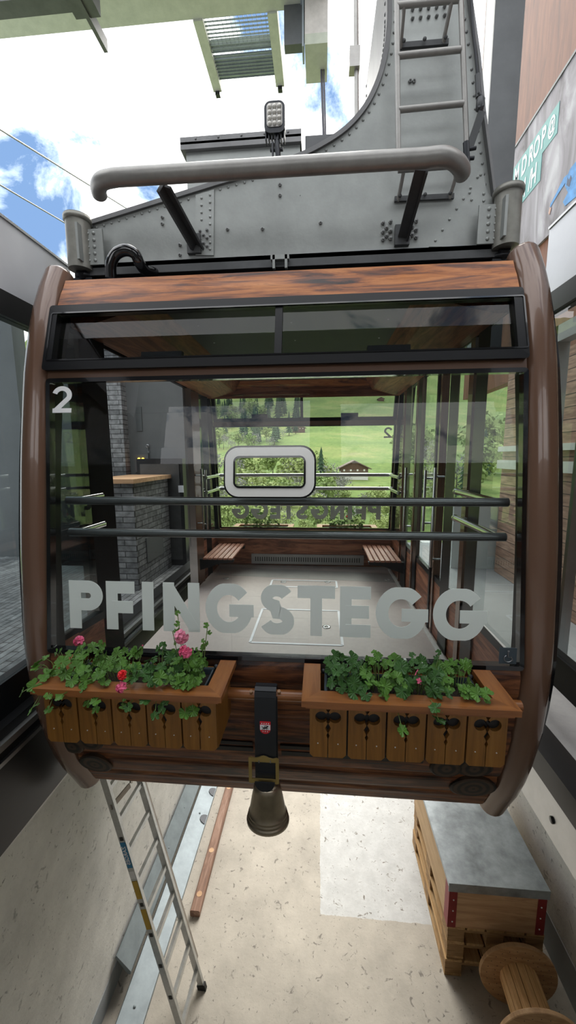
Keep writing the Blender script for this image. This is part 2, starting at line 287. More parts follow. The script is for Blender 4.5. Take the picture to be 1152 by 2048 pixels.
# ------------------------------------------------------------------ mesh builder
def setp(o, label=None, cat=None, group=None, kind=None):
    if label: o['label'] = label
    if cat: o['category'] = cat
    if group: o['group'] = group
    if kind: o['kind'] = kind
    return o
def frame_of(d):
    d = d.normalized(); up = Vector((0, 0, 1)) if abs(d.z) < .9 else Vector((0, 1, 0))
    a = d.cross(up).normalized(); return a, a.cross(d).normalized()
class MB:
    def __init__(s): s.v = []; s.f = []; s.sm = []
    def add(s, vs, fs, smooth=False):
        o = len(s.v); s.v += [Vector(p) for p in vs]; s.f += [tuple(i + o for i in f) for f in fs]; s.sm += [smooth] * len(fs); return s
    def hexa(s, p):      # p: 4 bottom (ccw) + 4 top
        return s.add(p, [(3, 2, 1, 0), (4, 5, 6, 7), (0, 1, 5, 4), (1, 2, 6, 5), (2, 3, 7, 6), (3, 0, 4, 7)])
    def box(s, x0, x1, y0, y1, z0, z1):
        return s.hexa([(x0, y0, z0), (x1, y0, z0), (x1, y1, z0), (x0, y1, z0), (x0, y0, z1), (x1, y0, z1), (x1, y1, z1), (x0, y1, z1)])
    def bbox(s, x0, x1, y0, y1, z0, z1, b=.004):   # box with softened long edges: octagonal section in XZ
        if min(x1 - x0, z1 - z0) < 2.5 * b: return s.box(x0, x1, y0, y1, z0, z1)
        pts = [(x0 + b, z0), (x1 - b, z0), (x1, z0 + b), (x1, z1 - b), (x1 - b, z1), (x0 + b, z1), (x0, z1 - b), (x0, z0 + b)]
        return s.prism([Vector((x, y0, z)) for x, z in pts], Vector((0, y1 - y0, 0)))
    def prism(s, pts, ext, smooth=False):
        pts = [Vector(p) for p in pts]; ext = Vector(ext); n = len(pts)
        # orient the cap so that its normal points against ext
        nn = Vector((0, 0, 0))
        for i in range(n): nn += pts[i].cross(pts[(i + 1) % n])
        if nn.dot(ext) > 0: pts = pts[::-1]
        fs = [tuple(range(n)), tuple(range(2 * n - 1, n - 1, -1))] + [(i, i + n, (i + 1) % n + n, (i + 1) % n) for i in range(n)]
        return s.add(pts + [p + ext for p in pts], fs, smooth)
    def bar(s, a, b, w, h, up=(0, 0, 1)):       # rectangular bar from a to b
        a, b = Vector(a), Vector(b); d = (b - a).normalized(); u = Vector(up)
        x = d.cross(u).normalized() * w / 2; z = x.cross(d).normalized() * h / 2
        return s.prism([a - x - z, a + x - z, a + x + z, a - x + z], b - a)
    def tube(s, path, r, n=12, caps=True, rs=None):
        path = [Vector(p) for p in path]; k = len(path); o = []
        a = None
        for i, p in enumerate(path):
            d = (path[min(i + 1, k - 1)] - path[max(i - 1, 0)]).normalized()
            if a is None: a, b = frame_of(d)
            else:
                a = (a - d * a.dot(d)).normalized(); b = a.cross(d).normalized()
            rr = rs[i] if rs else r
            o += [p + (a * math.cos(2 * PI * j / n) + b * math.sin(2 * PI * j / n)) * rr for j in range(n)]
        fs = [(i * n + j, i * n + (j + 1) % n, (i + 1) * n + (j + 1) % n, (i + 1) * n + j) for i in range(k - 1) for j in range(n)]
        s.add(o, fs, True)
        if caps:
            s.add(o[:n], [tuple(range(n - 1, -1, -1))]); s.add(o[-n:], [tuple(range(n))])
        return s
    def lathe(s, prof, c, axis=(0, 0, 1), n=32, sx=1, sy=1, smooth=True):   # prof: (r, h)
        c = Vector(c); d = Vector(axis).normalized(); a, b = frame_of(d); o = []
        for r, h in prof: o += [c + a * math.cos(2 * PI * j / n) * r * sx + b * math.sin(2 * PI * j / n) * r * sy + d * h for j in range(n)]
        fs = [(i * n + j, i * n + (j + 1) % n, (i + 1) * n + (j + 1) % n, (i + 1) * n + j) for i in range(len(prof) - 1) for j in range(n)]
        return s.add(o, fs, smooth)
    def disc(s, c, r, h, axis=(0, 0, 1), n=24, sx=1, sy=1):
        return s.lathe([(1e-4, 0), (r, 0), (r, h), (1e-4, h)], c, axis, n, sx, sy, False)
    def rivet(s, c, r=.007, axis=(0, -1, 0)):
        return s.lathe([(r, -.001), (r * .95, r * .35), (r * .6, r * .65), (.0004, r * .75)], c, axis, 8)
    def grid(s, fn, nu, nv, smooth=True):
        o = [fn(i / nu, j / nv) for j in range(nv + 1) for i in range(nu + 1)]
        return s.add(o, [(j * (nu + 1) + i, j * (nu + 1) + i + 1, (j + 1) * (nu + 1) + i + 1, (j + 1) * (nu + 1) + i) for j in range(nv) for i in range(nu)], smooth)
    def build(s, name, mat, parent=None, origin=None, **k):
        if parent is not None: off = Vector(parent.get('_o', (0, 0, 0)))
        elif origin is not None: off = Vector(origin)
        else:
            xs = [p.x for p in s.v]; ys = [p.y for p in s.v]; zs = [p.z for p in s.v]
            off = Vector(((min(xs) + max(xs)) / 2, (min(ys) + max(ys)) / 2, min(zs)))
        me = bpy.data.meshes.new(name); me.from_pydata([p - off for p in s.v], [], s.f)
        me.polygons.foreach_set('use_smooth', s.sm); me.materials.append(M[mat] if isinstance(mat, str) else mat)
        bm = bmesh.new(); bm.from_mesh(me); bmesh.ops.recalc_face_normals(bm, faces=bm.faces) if k.pop('recalc', True) else None
        bm.to_mesh(me); bm.free()
        o = bpy.data.objects.new(name, me); col.objects.link(o)
        o['_o'] = tuple(off)
        if parent is not None: o.parent = parent
        else: o.location = off + Vector((0, 0, ZC))
        return setp(o, **k)
def thing(name, label, cat, loc, group=None):
    o = bpy.data.objects.new(name, None); col.objects.link(o); o.empty_display_size = .1
    o['_o'] = tuple(loc); o.location = Vector(loc) + Vector((0, 0, ZC)); return setp(o, label, cat, group)
def struct(name, mb, mat, parent=None): return mb.build(name, mat, parent, kind=None if parent else 'structure')
def dup(o, loc=None, label=None, rotz=None, parent=None):
    c = o.copy(); col.objects.link(c)
    if parent: c.parent = parent
    if loc is not None: c.location = Vector(loc) + Vector((0, 0, ZC)); c['_o'] = tuple(loc)
    if rotz is not None: c.rotation_euler.z = rotz
    if label: c['label'] = label
    for ch in list(o.children): dup(ch, parent=c)
    return c
B = MB
def lerp(a, b, t): return a + (b - a) * t
def spline(pts, per=6):
    pts = [Vector(p) for p in pts]; o = []
    for i in range(len(pts) - 1):
        p0 = pts[max(i - 1, 0)]; p1 = pts[i]; p2 = pts[i + 1]; p3 = pts[min(i + 2, len(pts) - 1)]
        for k in range(per):
            t = k / per; o.append(.5 * ((2 * p1) + (-p0 + p2) * t + (2 * p0 - 5 * p1 + 4 * p2 - p3) * t * t + (-p0 + 3 * p1 - 3 * p2 + p3) * t ** 3))
    o.append(pts[-1]); return o
def text_mesh(s, size, bold=.0):
    cu = bpy.data.curves.new('t', 'FONT'); cu.body = s; cu.size = size; cu.offset = bold; cu.align_x = 'CENTER'; cu.align_y = 'CENTER'
    o = bpy.data.objects.new('t', cu); col.objects.link(o); bpy.context.view_layer.update()
    me = bpy.data.meshes.new_from_object(o.evaluated_get(bpy.context.evaluated_depsgraph_get()))
    bpy.data.objects.remove(o); return [v.co.copy() for v in me.vertices], [tuple(p.vertices) for p in me.polygons]
def text_on(mb, s, size, origin, ux, uy, bold=0):
    vs, fs = text_mesh(s, size, bold); ux, uy, origin = Vector(ux), Vector(uy), Vector(origin)
    mb.add([origin + ux * v.x + uy * v.y for v in vs], fs)

# ================================================================== PIT AND STATION (the setting)
FL = -4.57
XWL, XWR = -1.75, 2.14
struct('floor', B().box(-4.5, 5, -2.5, 9.0, FL - .2, FL).box(-4.5, 5, -2.5, 9.0, FL - .21, FL - .2), 'pit_floor').location = (0, 0, 0)
fl = bpy.data.objects['floor']
# keep the patch coordinates in world metres
me = fl.data
off = Vector(fl['_o'])
for v in me.vertices: v.co = v.co + off + Vector((0, 0, ZC))
PT = -1.45                                   # platform top
zl = XWL * -2.49 * -1                        # left paint line
struct('wall_left', B().box(XWL - .4, XWL, -2.5, 9, FL, PT - .35), 'pit_wall')
struct('trim_1', B().box(XWL, XWL + .006, -2.5, 9, FL, -4.37), 'wall_paint_grey')
struct('wall_right', B().box(XWR, XWR + .4, -2.5, 9, FL, PT - .35), 'pit_wall')
struct('trim_2', B().box(XWR - .006, XWR, -2.5, 9, FL, -4.22), 'wall_paint_grey')
struct('wall_back', B().box(-4.5, 5, -2.7, -2.5, FL, PT), 'pit_wall')
# platforms either side of the bay
struct('platform_left', B().box(-4.5, -1.42, -2.5, 5.2, PT - .02, -1.27).box(-4.5, XWL, 5.2, 6.5, PT - .35, -1.27), 'stone_floor')
struct('platform_right', B().box(1.12, 5, -2.5, 6.5, PT - .10, PT), 'platform_floor')
struct('platform_behind', B().box(-1.42, 1.12, -2.5, .35, PT - .25, PT), 'platform_floor')
e = B().box(1.10, 1.125, .35, 6.5, -1.80, -1.56)
pr = struct('trim_3', e, 'satin_steel')
for k in range(14):
    d = B(); y = 1.02 + k * .33
    for dz in (-.0, ): d.lathe([(.0001, 0), (.016, 0), (.016, .004), (.0001, .004)], (1.098, y, -1.70 + (k % 2) * .05), (-1, 0, 0), 16)
    d.build('bolt_hole', 'black_frame', pr)
struct('trim_4', B().box(1.08, 1.22, .35, 6.5, -1.56, PT + .012), 'black_frame')
# left edge beam, black, and a shiny rail on it
struct('trim_5', B().box(-1.46, -1.36, -.3, 6.4, -1.52, -1.16).box(-1.40, -1.36, -.3, 6.4, -1.70, -1.52), 'black_frame')
struct('trim_6', B().box(-1.36, -1.335, -.3, 6.4, -1.235, -1.205).box(-1.36, -1.345, -.3, 6.4, -1.31, -1.29), 'satin_steel')
# unseen hall behind the camera: openings and ceiling reach shaped to set the light
struct('wall_hall_unseen', B().box(-4.5, -4.3, -4, 2.0, PT, 3.4).box(4.8, 5, -4, 4, PT, 3.4).box(-4.5, 5, -4.2, -4, PT, 1.6).box(-4.5, -3.2, -4.2, -4, 1.6, 3.4).box(3.7, 5, -4.2, -4, 1.6, 3.4).box(-.2, .4, -4.2, -4, 1.6, 3.4), 'wall_dark')
struct('floor_hall', B().box(-4.5, 5, -4.2, -2.5, PT - .25, PT), 'platform_floor')
struct('ceiling', B().box(-4.5, 5, -4.2, -.7, 3.4, 3.6), 'wall_dark')

# perforated tray under the left platform
t = thing('cable_tray', 'perforated white metal cable tray fixed low on the left pit wall', 'cable tray', (-1.6, 2.5, -1.83))
tr = B()
for k in range(40):
    y = .5 + k * .1
    tr.box(-1.46, -1.455, y, y + .03, -1.83, -1.74); tr.box(-1.46, -1.455, y + .03, y + .1, -1.83, -1.806); tr.box(-1.46, -1.455, y + .03, y + .1, -1.785, -1.775); tr.box(-1.46, -1.455, y + .03, y + .1, -1.755, -1.74)
tr.box(-1.70, -1.46, .5, 4.5, -1.83, -1.825)
tr.build('perforated_side', 'white_metal', t)
for y in (1.2, 2.0, 2.8, 3.6):
    B().box(-1.75, -1.47, y, y + .05, -1.80, -1.795).box(-1.75, -1.74, y, y + .05, -1.80, -1.55).build('bracket', 'galv', t)

# galvanised sheets along the foot of the left wall
o = B()
o.prism([(-1.60, 1.4, -4.475), (-1.59, 1.4, -4.465), (-1.40, 1.4, FL + .03), (-1.40, 1.4, FL), (-1.43, 1.4, FL)], (0, 5.6, 0))
for y in (1.6, 2.2, 2.45, 2.9, 4.2, 5.0): o.rivet((-1.50, y, -4.50), .012, (.4, 0, .9))
gc = setp(o.build('galvanised_cover', 'galv'), 'long smooth galvanised sheet on the floor by the left wall, with arched cutouts', 'metal cover', 'galvanised covers along the left wall')
for y in (4.15, 4.55, 5.0):
    a = [(lerp(-1.405, -1.48, math.sin(PI * k / 8)), y + .06 * math.cos(PI * k / 8), lerp(-4.536, -4.504, math.sin(PI * k / 8))) for k in range(9)]
    B().prism(a, (.002, 0, .005)).build('arched_cutout', 'dark_steel', gc)
o = B().prism([(-1.735, 2.6, -4.27), (-1.72, 2.6, -4.25), (-1.60, 2.6, -4.40), (-1.605, 2.6, -4.43), (-1.63, 2.6, -4.43), (-1.72, 2.6, -4.29)], (0, 4.4, 0))
for y in (3.0, 3.6, 4.1, 4.6, 5.2): o.rivet((-1.66, y, -4.33), .010, (.75, 0, .6))
setp(o.build('galvanised_cover', 'galv'), 'upper galvanised trunking strip ending behind the ladder on the left wall', 'metal cover', 'galvanised covers along the left wall')
bm_ = B().bbox(-1.27, -1.17, 3.15, 6.8, FL, FL + .075, .012)
wb = setp(bm_.build('wooden_beam', 'weathered'), 'weathered squared timber lying on the floor along the galvanised trunking', 'beam')
for y in (3.3, 3.75, 4.6): B().disc((-1.22, y, FL + .075), .028, .002).build('plug', 'pine_x', wb)

# ------------------------------------------------------------------ pit objects
def pallet():
    t = thing('pallet', '', 'pallet', (0, 0, 0), 'pallets under the zinc covered crate')
    for k in range(5):
        x = .0725 + k * (.8 - .145) / 4; B().bbox(x - .0725, x + .0725, 0, 1.2, .148, .172, .003).build('deck_board', 'pallet_y', t)
    for y in (0, .5275, 1.055): B().box(0, .8, y, y + .145, .124, .148).build('stringer_board', 'pallet_x', t)
    for x in (0, .3275, .655):
        for y in (0, .5275, 1.055): B().box(x + .002, x + .143, y + .002, y + .143, .024, .124).build('block', 'pallet_x', t)
    for x in (0, .3275, .655): B().box(x, x + .145, 0, 1.2, 0, .024).build('bottom_board', 'pallet_y', t)
    return t
p0 = pallet()
names = ['worn wooden pallet at the very bottom of the stack, standing on the pit floor', 'worn wooden pallet in the middle of the stack beneath the crate', 'topmost wooden pallet, directly under the pine crate with red corners']
bx, by = 1.13, 2.9
for k in range(3):
    lo = (bx + [0, .012, .004][k], by + [0, .01, .0][k], FL + .172 * k)
    if k == 0:
        p0.location = Vector(lo) + Vector((0, 0, ZC)); p0['label'] = names[0]
    else: dup(p0, lo, names[k])
z0 = FL + .516; z1 = z0 + .452
t = thing('crate', 'pine crate with red metal corner brackets standing on three pallets', 'crate', (bx + .4, by + .6, z0))
B().box(bx, bx + .79, by, by + .02, z0, z1).build('front_board', 'pine_x', t); B().box(bx, bx + .79, by + 1.18, by + 1.2, z0, z1).build('back_board', 'pine_x', t)
B().box(bx, bx + .02, by + .02, by + 1.18, z0, z1).build('side_board', 'pine_y', t); B().box(bx + .77, bx + .79, by + .02, by + 1.18, z0, z1).build('side_board', 'pine_y', t)
B().box(bx + .02, bx + .77, by + .02, by + 1.18, z0 + .005, z0 + .03).build('bottom_board', 'pine_x', t)
for x, s in ((bx - .004, 1), (bx + .794, -1)):
    c = B().box(min(x, x + s * .07), max(x, x + s * .07), by - .005, by, z0 - .0, z1).box(min(x, x + s * .004), max(x, x + s * .004), by, by + .09, z0, z1).build('corner_bracket', 'red_metal', t)
    for zz in (.06, .17, .28, .39): B().rivet((x + s * .04, by - .005, z0 + zz), .007).build('screw', 'crest_white', c)
t = B().box(bx - .015, bx + .805, by - .018, by + 1.215, z1, z1 + .008)
t.box(bx - .015, bx + .805, by - .018, by - .012, z1 - .075, z1).box(bx - .015, bx - .010, by - .012, by + 1.215, z1 - .03, z1).box(bx + .80, bx + .805, by - .012, by + 1.215, z1 - .03, z1)
setp(t.build('zinc_lid', 'zinc'), 'scratched zinc sheet lid covering the pine crate', 'lid')
# cable drum lying on its side
a0 = Vector((1.662, 2.74, FL + .302)); a1 = Vector((1.644, 2.391, FL + .302)); ax = (a1 - a0).normalized()
t = thing('cable_drum', 'empty wooden cable drum lying on its side in front of the pallets', 'cable drum', (1.64, 2.54, FL))
def flange(c, d):
    f = B().lathe([(1e-4, 0), (.27, 0), (.299, .003), (.302, .008), (.302, .030), (.299, .035), (1e-4, .035)], c, d, 56, smooth=False).build('flange', 'spool_face', t)
    nm = B()
    a, b = frame_of(d)
    for k in range(26):
        an = 2 * PI * k / 26
        for rr in (.19, .25): nm.disc(c + (a * math.cos(an + rr) + b * math.sin(an + rr)) * rr + d * .034, .0035, .0022, d, 6)
    nm.build('nail', 'dark_steel', f, kind='stuff')
flange(a0 - ax * .035, ax); flange(a1, ax)
c = B()
for k in range(14):
    an = 2 * PI * k / 14; a, b = frame_of(ax); an2 = an + 2 * PI / 14 - .03
    p = [a0 + (a * math.cos(u) + b * math.sin(u)) * r for u, r in ((an, .145), ((an + an2) / 2, .149), (an2, .145), (an2, .12), (an, .12))]
    c.prism(p, a1 - a0)
c.build('core', 'spool_core', t)

# ladder leaning on the left wall
t = thing('aluminium_ladder', 'aluminium two section ladder leaning on the left pit wall under the cabin', 'ladder', at(390, 2030, Z=FL))
fl_ = at(376, 2100, Z=FL); fr_ = at(405, 1977, Z=FL)
tl = at(205, 1570, X=-1.55); tr_ = at(290, 1575, X=-1.42)
dl = (tl - fl_).normalized(); dr = (tr_ - fr_).normalized()
d = (dl + dr).normalized(); wv = (fr_ - fl_); wv = (wv - d * wv.dot(d)); wid = wv.length; wv.normalize(); nrm = d.cross(wv).normalized()
if nrm.x < 0: nrm = -nrm
Ld = (XWL + .03 - fl_.x) / d.x
def stile(f, s, name='stile', mat='alu', n0=0, l0=0, l1=None):
    l1 = l1 or Ld; a = f + d * l0 + nrm * n0; b = f + d * l1 + nrm * n0
    m = B(); m.bar(a, b, .026, .050, nrm)
    return m.build(name, mat, t)
s1 = stile(fl_, 1); s2 = stile(fr_ , -1)
for f in (fl_, fr_): B().bar(f - d * .012, f + d * .05, .032, .07, nrm).build('rubber_foot', 'rubber', t)
k = .2
while k < Ld - .15:
    B().bar(fl_ + d * k, fr_ + d * (k + (fr_ - fl_).dot(d) * -1) if False else fl_ + d * k + wv * wid, .03, .028, nrm).build('rung', 'alu', t)
    k += .255
back = -.075
stile(fr_ + wv * .06, 1, 'rear_stile', 'alu_old', -.03, .22)
# stickers and rung sockets on the left stile
side = -wv
def on_stile(l, h, wd, mat, name):
    c = fl_ + d * l + side * .0135; up = d; ac = nrm
    p = [c - up * h / 2 - ac * wd / 2, c + up * h / 2 - ac * wd / 2, c + up * h / 2 + ac * wd / 2, c - up * h / 2 + ac * wd / 2]
    return B().prism(p, side * .0015).build(name, mat, s1)
def ylen(py):     # distance along the left stile of an image height
    best = min((abs((at(376 - (2100 - py) * .324, py, Y=(fl_ + d * q).y) - (fl_ + d * q)).length), q) for q in [i * .01 for i in range(int(Ld * 100))])
    return best[1]
for py in (1675, 1805, 1866, 1927, 1990): on_stile(ylen(py), .03, .026, 'ink', 'rung_socket')
qa, qb = ylen(1682), ylen(1732); st = on_stile((qa + qb) / 2, abs(qa - qb), .042, 'sticker_blue', 'blue_sticker')
tx = B(); c = fl_ + d * (qa + qb) / 2 + side * .0158; text_on(tx, 'ZARGES', .042, c, -d, nrm if False else -nrm, .0008); tx.build('lettering', 'crest_white', s1, recalc=False)
for a_, b_ in ((1760, 1795), (1815, 1855)):
    qa, qb = ylen(a_), ylen(b_); on_stile((qa + qb) / 2, abs(qa - qb), .042, 'sticker_yellow', 'yellow_sticker')
on_stile(ylen(1748), .06, .042, 'crest_white', 'white_sticker')
q = ylen(1612)
hb = B(); p = fl_ + d * q; hb.bar(p + side * .02, p + side * .02 + nrm * .04 + wv * (wid * .55) , .012, .035, d); hb.bar(p + nrm * .04 + wv * wid * .55, p + nrm * .02 + wv * (wid) + d * .16, .012, .03, d)
hb.build('latch_hook', 'alu_old', t)

# ================================================================== CABIN
PR = [(.86, 1.86), (.80, 1.80), (.66, 1.725), (.38, 1.635), (.0, 1.565), (-.40, 1.51), (-.84, 1.475), (-1.10, 1.495), (-1.35, 1.555), (-1.55, 1.64), (-1.70, 1.74)]
def yf(z):
    if z >= PR[0][0]: return PR[0][1]
    for (za, ya), (zb, yb) in zip(PR, PR[1:]):
        if z >= zb: return lerp(ya, yb, (za - z) / (za - zb))
    return PR[-1][1]
def yfs(z): return (yf(z) * 2 + yf(z + .08) + yf(z - .08)) / 4
CX = -.17; YM = 2.94
XL, XR = -1.165, .795        # inner edges of the corner pillars
def mx(p, far):              # rotate a point half a turn about the cabin's centre
    p = Vector(p); return Vector((2 * CX - p.x - .03, 2 * YM - p.y, p.z)) if far else p
cab = thing('cable_car_cabin', 'brown cable car cabin with rustic wood panels hanging in the station bay', 'cable car cabin', (CX, YM, -1.70))
def zr(a, b, n): return [lerp(a, b, i / n) for i in range(n + 1)]
def sheet(z0, z1, x0=XL, x1=XR, out=0., th=.02, n=10, far=False, groove=None):
    m = B(); zs = zr(z0, z1, n); fr = []; bk = []
    for z in zs:
        g = groove(z) if groove else 0
        for x in (x0, x1): fr.append(mx((x, yfs(z) - out + g, z), far)); bk.append(mx((x, yfs(z) - out + th, z), far))
    n_ = len(zs); v = fr + bk; o = 2 * n_; fs = []
    for i in range(n_ - 1):
        a, b, c, e = 2 * i, 2 * i + 1, 2 * i + 3, 2 * i + 2
        fs += [(a, b, c, e), (o + a, o + e, o + c, o + b), (a, e, o + e, o + a), (b, o + b, o + c, c)]
    fs += [(0, o, o + 1, 1), (2 * n_ - 2, 2 * n_ - 1, o + 2 * n_ - 1, o + 2 * n_ - 2)]
    return m.add(v, fs, False)
def fbox(m, x0, x1, z0, z1, out, th, far=False, n=1):   # flat box lying on the curved front
    zs = zr(z0, z1, n)
    for a, b in zip(zs, zs[1:]):
        p = [(x0, yfs(a) - out, a), (x1, yfs(a) - out, a), (x1, yfs(a) - out + th, a), (x0, yfs(a) - out + th, a), (x0, yfs(b) - out, b), (x1, yfs(b) - out, b), (x1, yfs(b) - out + th, b), (x0, yfs(b) - out + th, b)]
        m.hexa([mx(q, far) for q in p])
    return m
def rring(m, x0, x1, z0, z1, wd, r, out, th, far=False, n=7, ri=None):  # rounded rectangular ring on the front
    def loop(x0, x1, z0, z1, r):
        o = []
        for cx, cz, a0 in ((x1 - r, z1 - r, 0), (x0 + r, z1 - r, 90), (x0 + r, z0 + r, 180), (x1 - r, z0 + r, 270)):
            for k in range(n): a = math.radians(a0 + 90 * k / (n - 1)); o.append((cx + r * math.cos(a), cz + r * math.sin(a)))
        return o
    A = loop(x0, x1, z0, z1, r); Bi = loop(x0 + wd, x1 - wd, z0 + wd, z1 - wd, max(r - wd, .004) if ri is None else ri); k = len(A)
    P = lambda q, dd: mx((q[0], yfs(q[1]) - out + dd, q[1]), far)
    v = [P(q, 0) for q in A] + [P(q, 0) for q in Bi] + [P(q, th) for q in A] + [P(q, th) for q in Bi]; fs = []
    for i in range(k):
        j = (i + 1) % k; fs += [(i, j, k + j, k + i), (i, 2 * k + i, 2 * k + j, j), (k + i, k + j, 3 * k + j, 3 * k + i), (2 * k + i, 3 * k + i, 3 * k + j, 2 * k + j)]
    return m.add(v, fs)
logs = [-.84, -.98, -1.13, -1.28, -1.42, -1.56, -1.70]
def groove(z):
    k = min(abs(z - l) for l in logs); return .014 * max(0, 1 - k / .028)

# stroke lettering in a unit box of height 1
def arc(cx, cz, rx, rz, a0, a1, n=18): return [(cx + rx * math.cos(math.radians(lerp(a0, a1, k / n))), cz + rz * math.sin(math.radians(lerp(a0, a1, k / n)))) for k in range(n + 1)]
T = .25; h = T / 2
LET = {
 'P': (.72, [[(h, 0), (h, 1)], [(h, 1 - h)] + arc(.72 - .31, .69, .31 - h, .31 - h, 90, -90, 14) + [(h, .38 + h)]]),
 'F': (.62, [[(h, 0), (h, 1)], [(h, 1 - h), (.62, 1 - h)], [(h, .47), (.58, .47)]]),
 'I': (T, [[(h, 0), (h, 1)]]),
 'N': (.80, [[(h, 0), (h, 1)], [(.80 - h, 0), (.80 - h, 1)], [(.10, 1.0), (.70, 0.0)]]),
 'G': (1.06, [arc(.51, .5, .51 - h, .525 - h, 38, 360, 34)[:-1] + [(.93, .5)], [(.52, .46), (1.045, .46)]]),
 'S': (.74, [arc(.37, .735, .345 - h, .285 - h, 22, 270, 20)[:-1] + arc(.37, .275, .37 - h, .295 - h, 90, -162, 20)]),
 'T': (.80, [[(.40, 0), (.40, 1)], [(0, 1 - h), (.80, 1 - h)]]),
 'E': (.66, [[(h, 0), (h, 1)], [(h, 1 - h), (.66, 1 - h)], [(h, .5), (.62, .5)], [(h, h), (.66, h)]]),
 '2': (.70, [arc(.35, .66, .35 - .085, .34 - .085, 165, -25, 18) + [(.12, .08)], [(.03, .08), (.70, .08)]]),
}
def letter(ch, x0, x1, z0, z1, far=False, thick=None, out=.006):
    wd, strokes = LET[ch]; m = B(); tk = thick or T
    for si, st in enumerate(strokes):
        pts = [Vector((p[0], p[1])) for p in st]; Lf = []; Rt = []
        for i, p in enumerate(pts):
            d1 = (pts[i] - pts[i - 1]).normalized() if i else None; d2 = (pts[i + 1] - pts[i]).normalized() if i < len(pts) - 1 else None
            d_ = ((d1 or d2) + (d2 or d1)).normalized(); nn = Vector((-d_.y, d_.x)); k = tk / 2
            if d1 and d2: k = k / max(.6, nn.dot(Vector((-d1.y, d1.x))))
            Lf.append(p + nn * k); Rt.append(p - nn * k)
        def W(q, dd):
            x = lerp(x0, x1, q.x / wd); z = lerp(z0, z1, min(1, max(0, q.y)))
            return mx((x, yfs(z) - out + dd - si * .0004, z), far)
        for i in range(len(pts) - 1):
            q = [Lf[i], Rt[i], Rt[i + 1], Lf[i + 1]]
            m.hexa([W(a, 0) for a in q] + [W(a, .002) for a in q])
    return m
LX = [('P', 137, 204), ('F', 211, 268), ('I', 283, 306), ('N', 325, 398), ('G', 410, 508), ('S', 519, 588), ('T', 595, 670), ('E', 680, 742), ('G', 752, 859), ('G', 867, 978)]

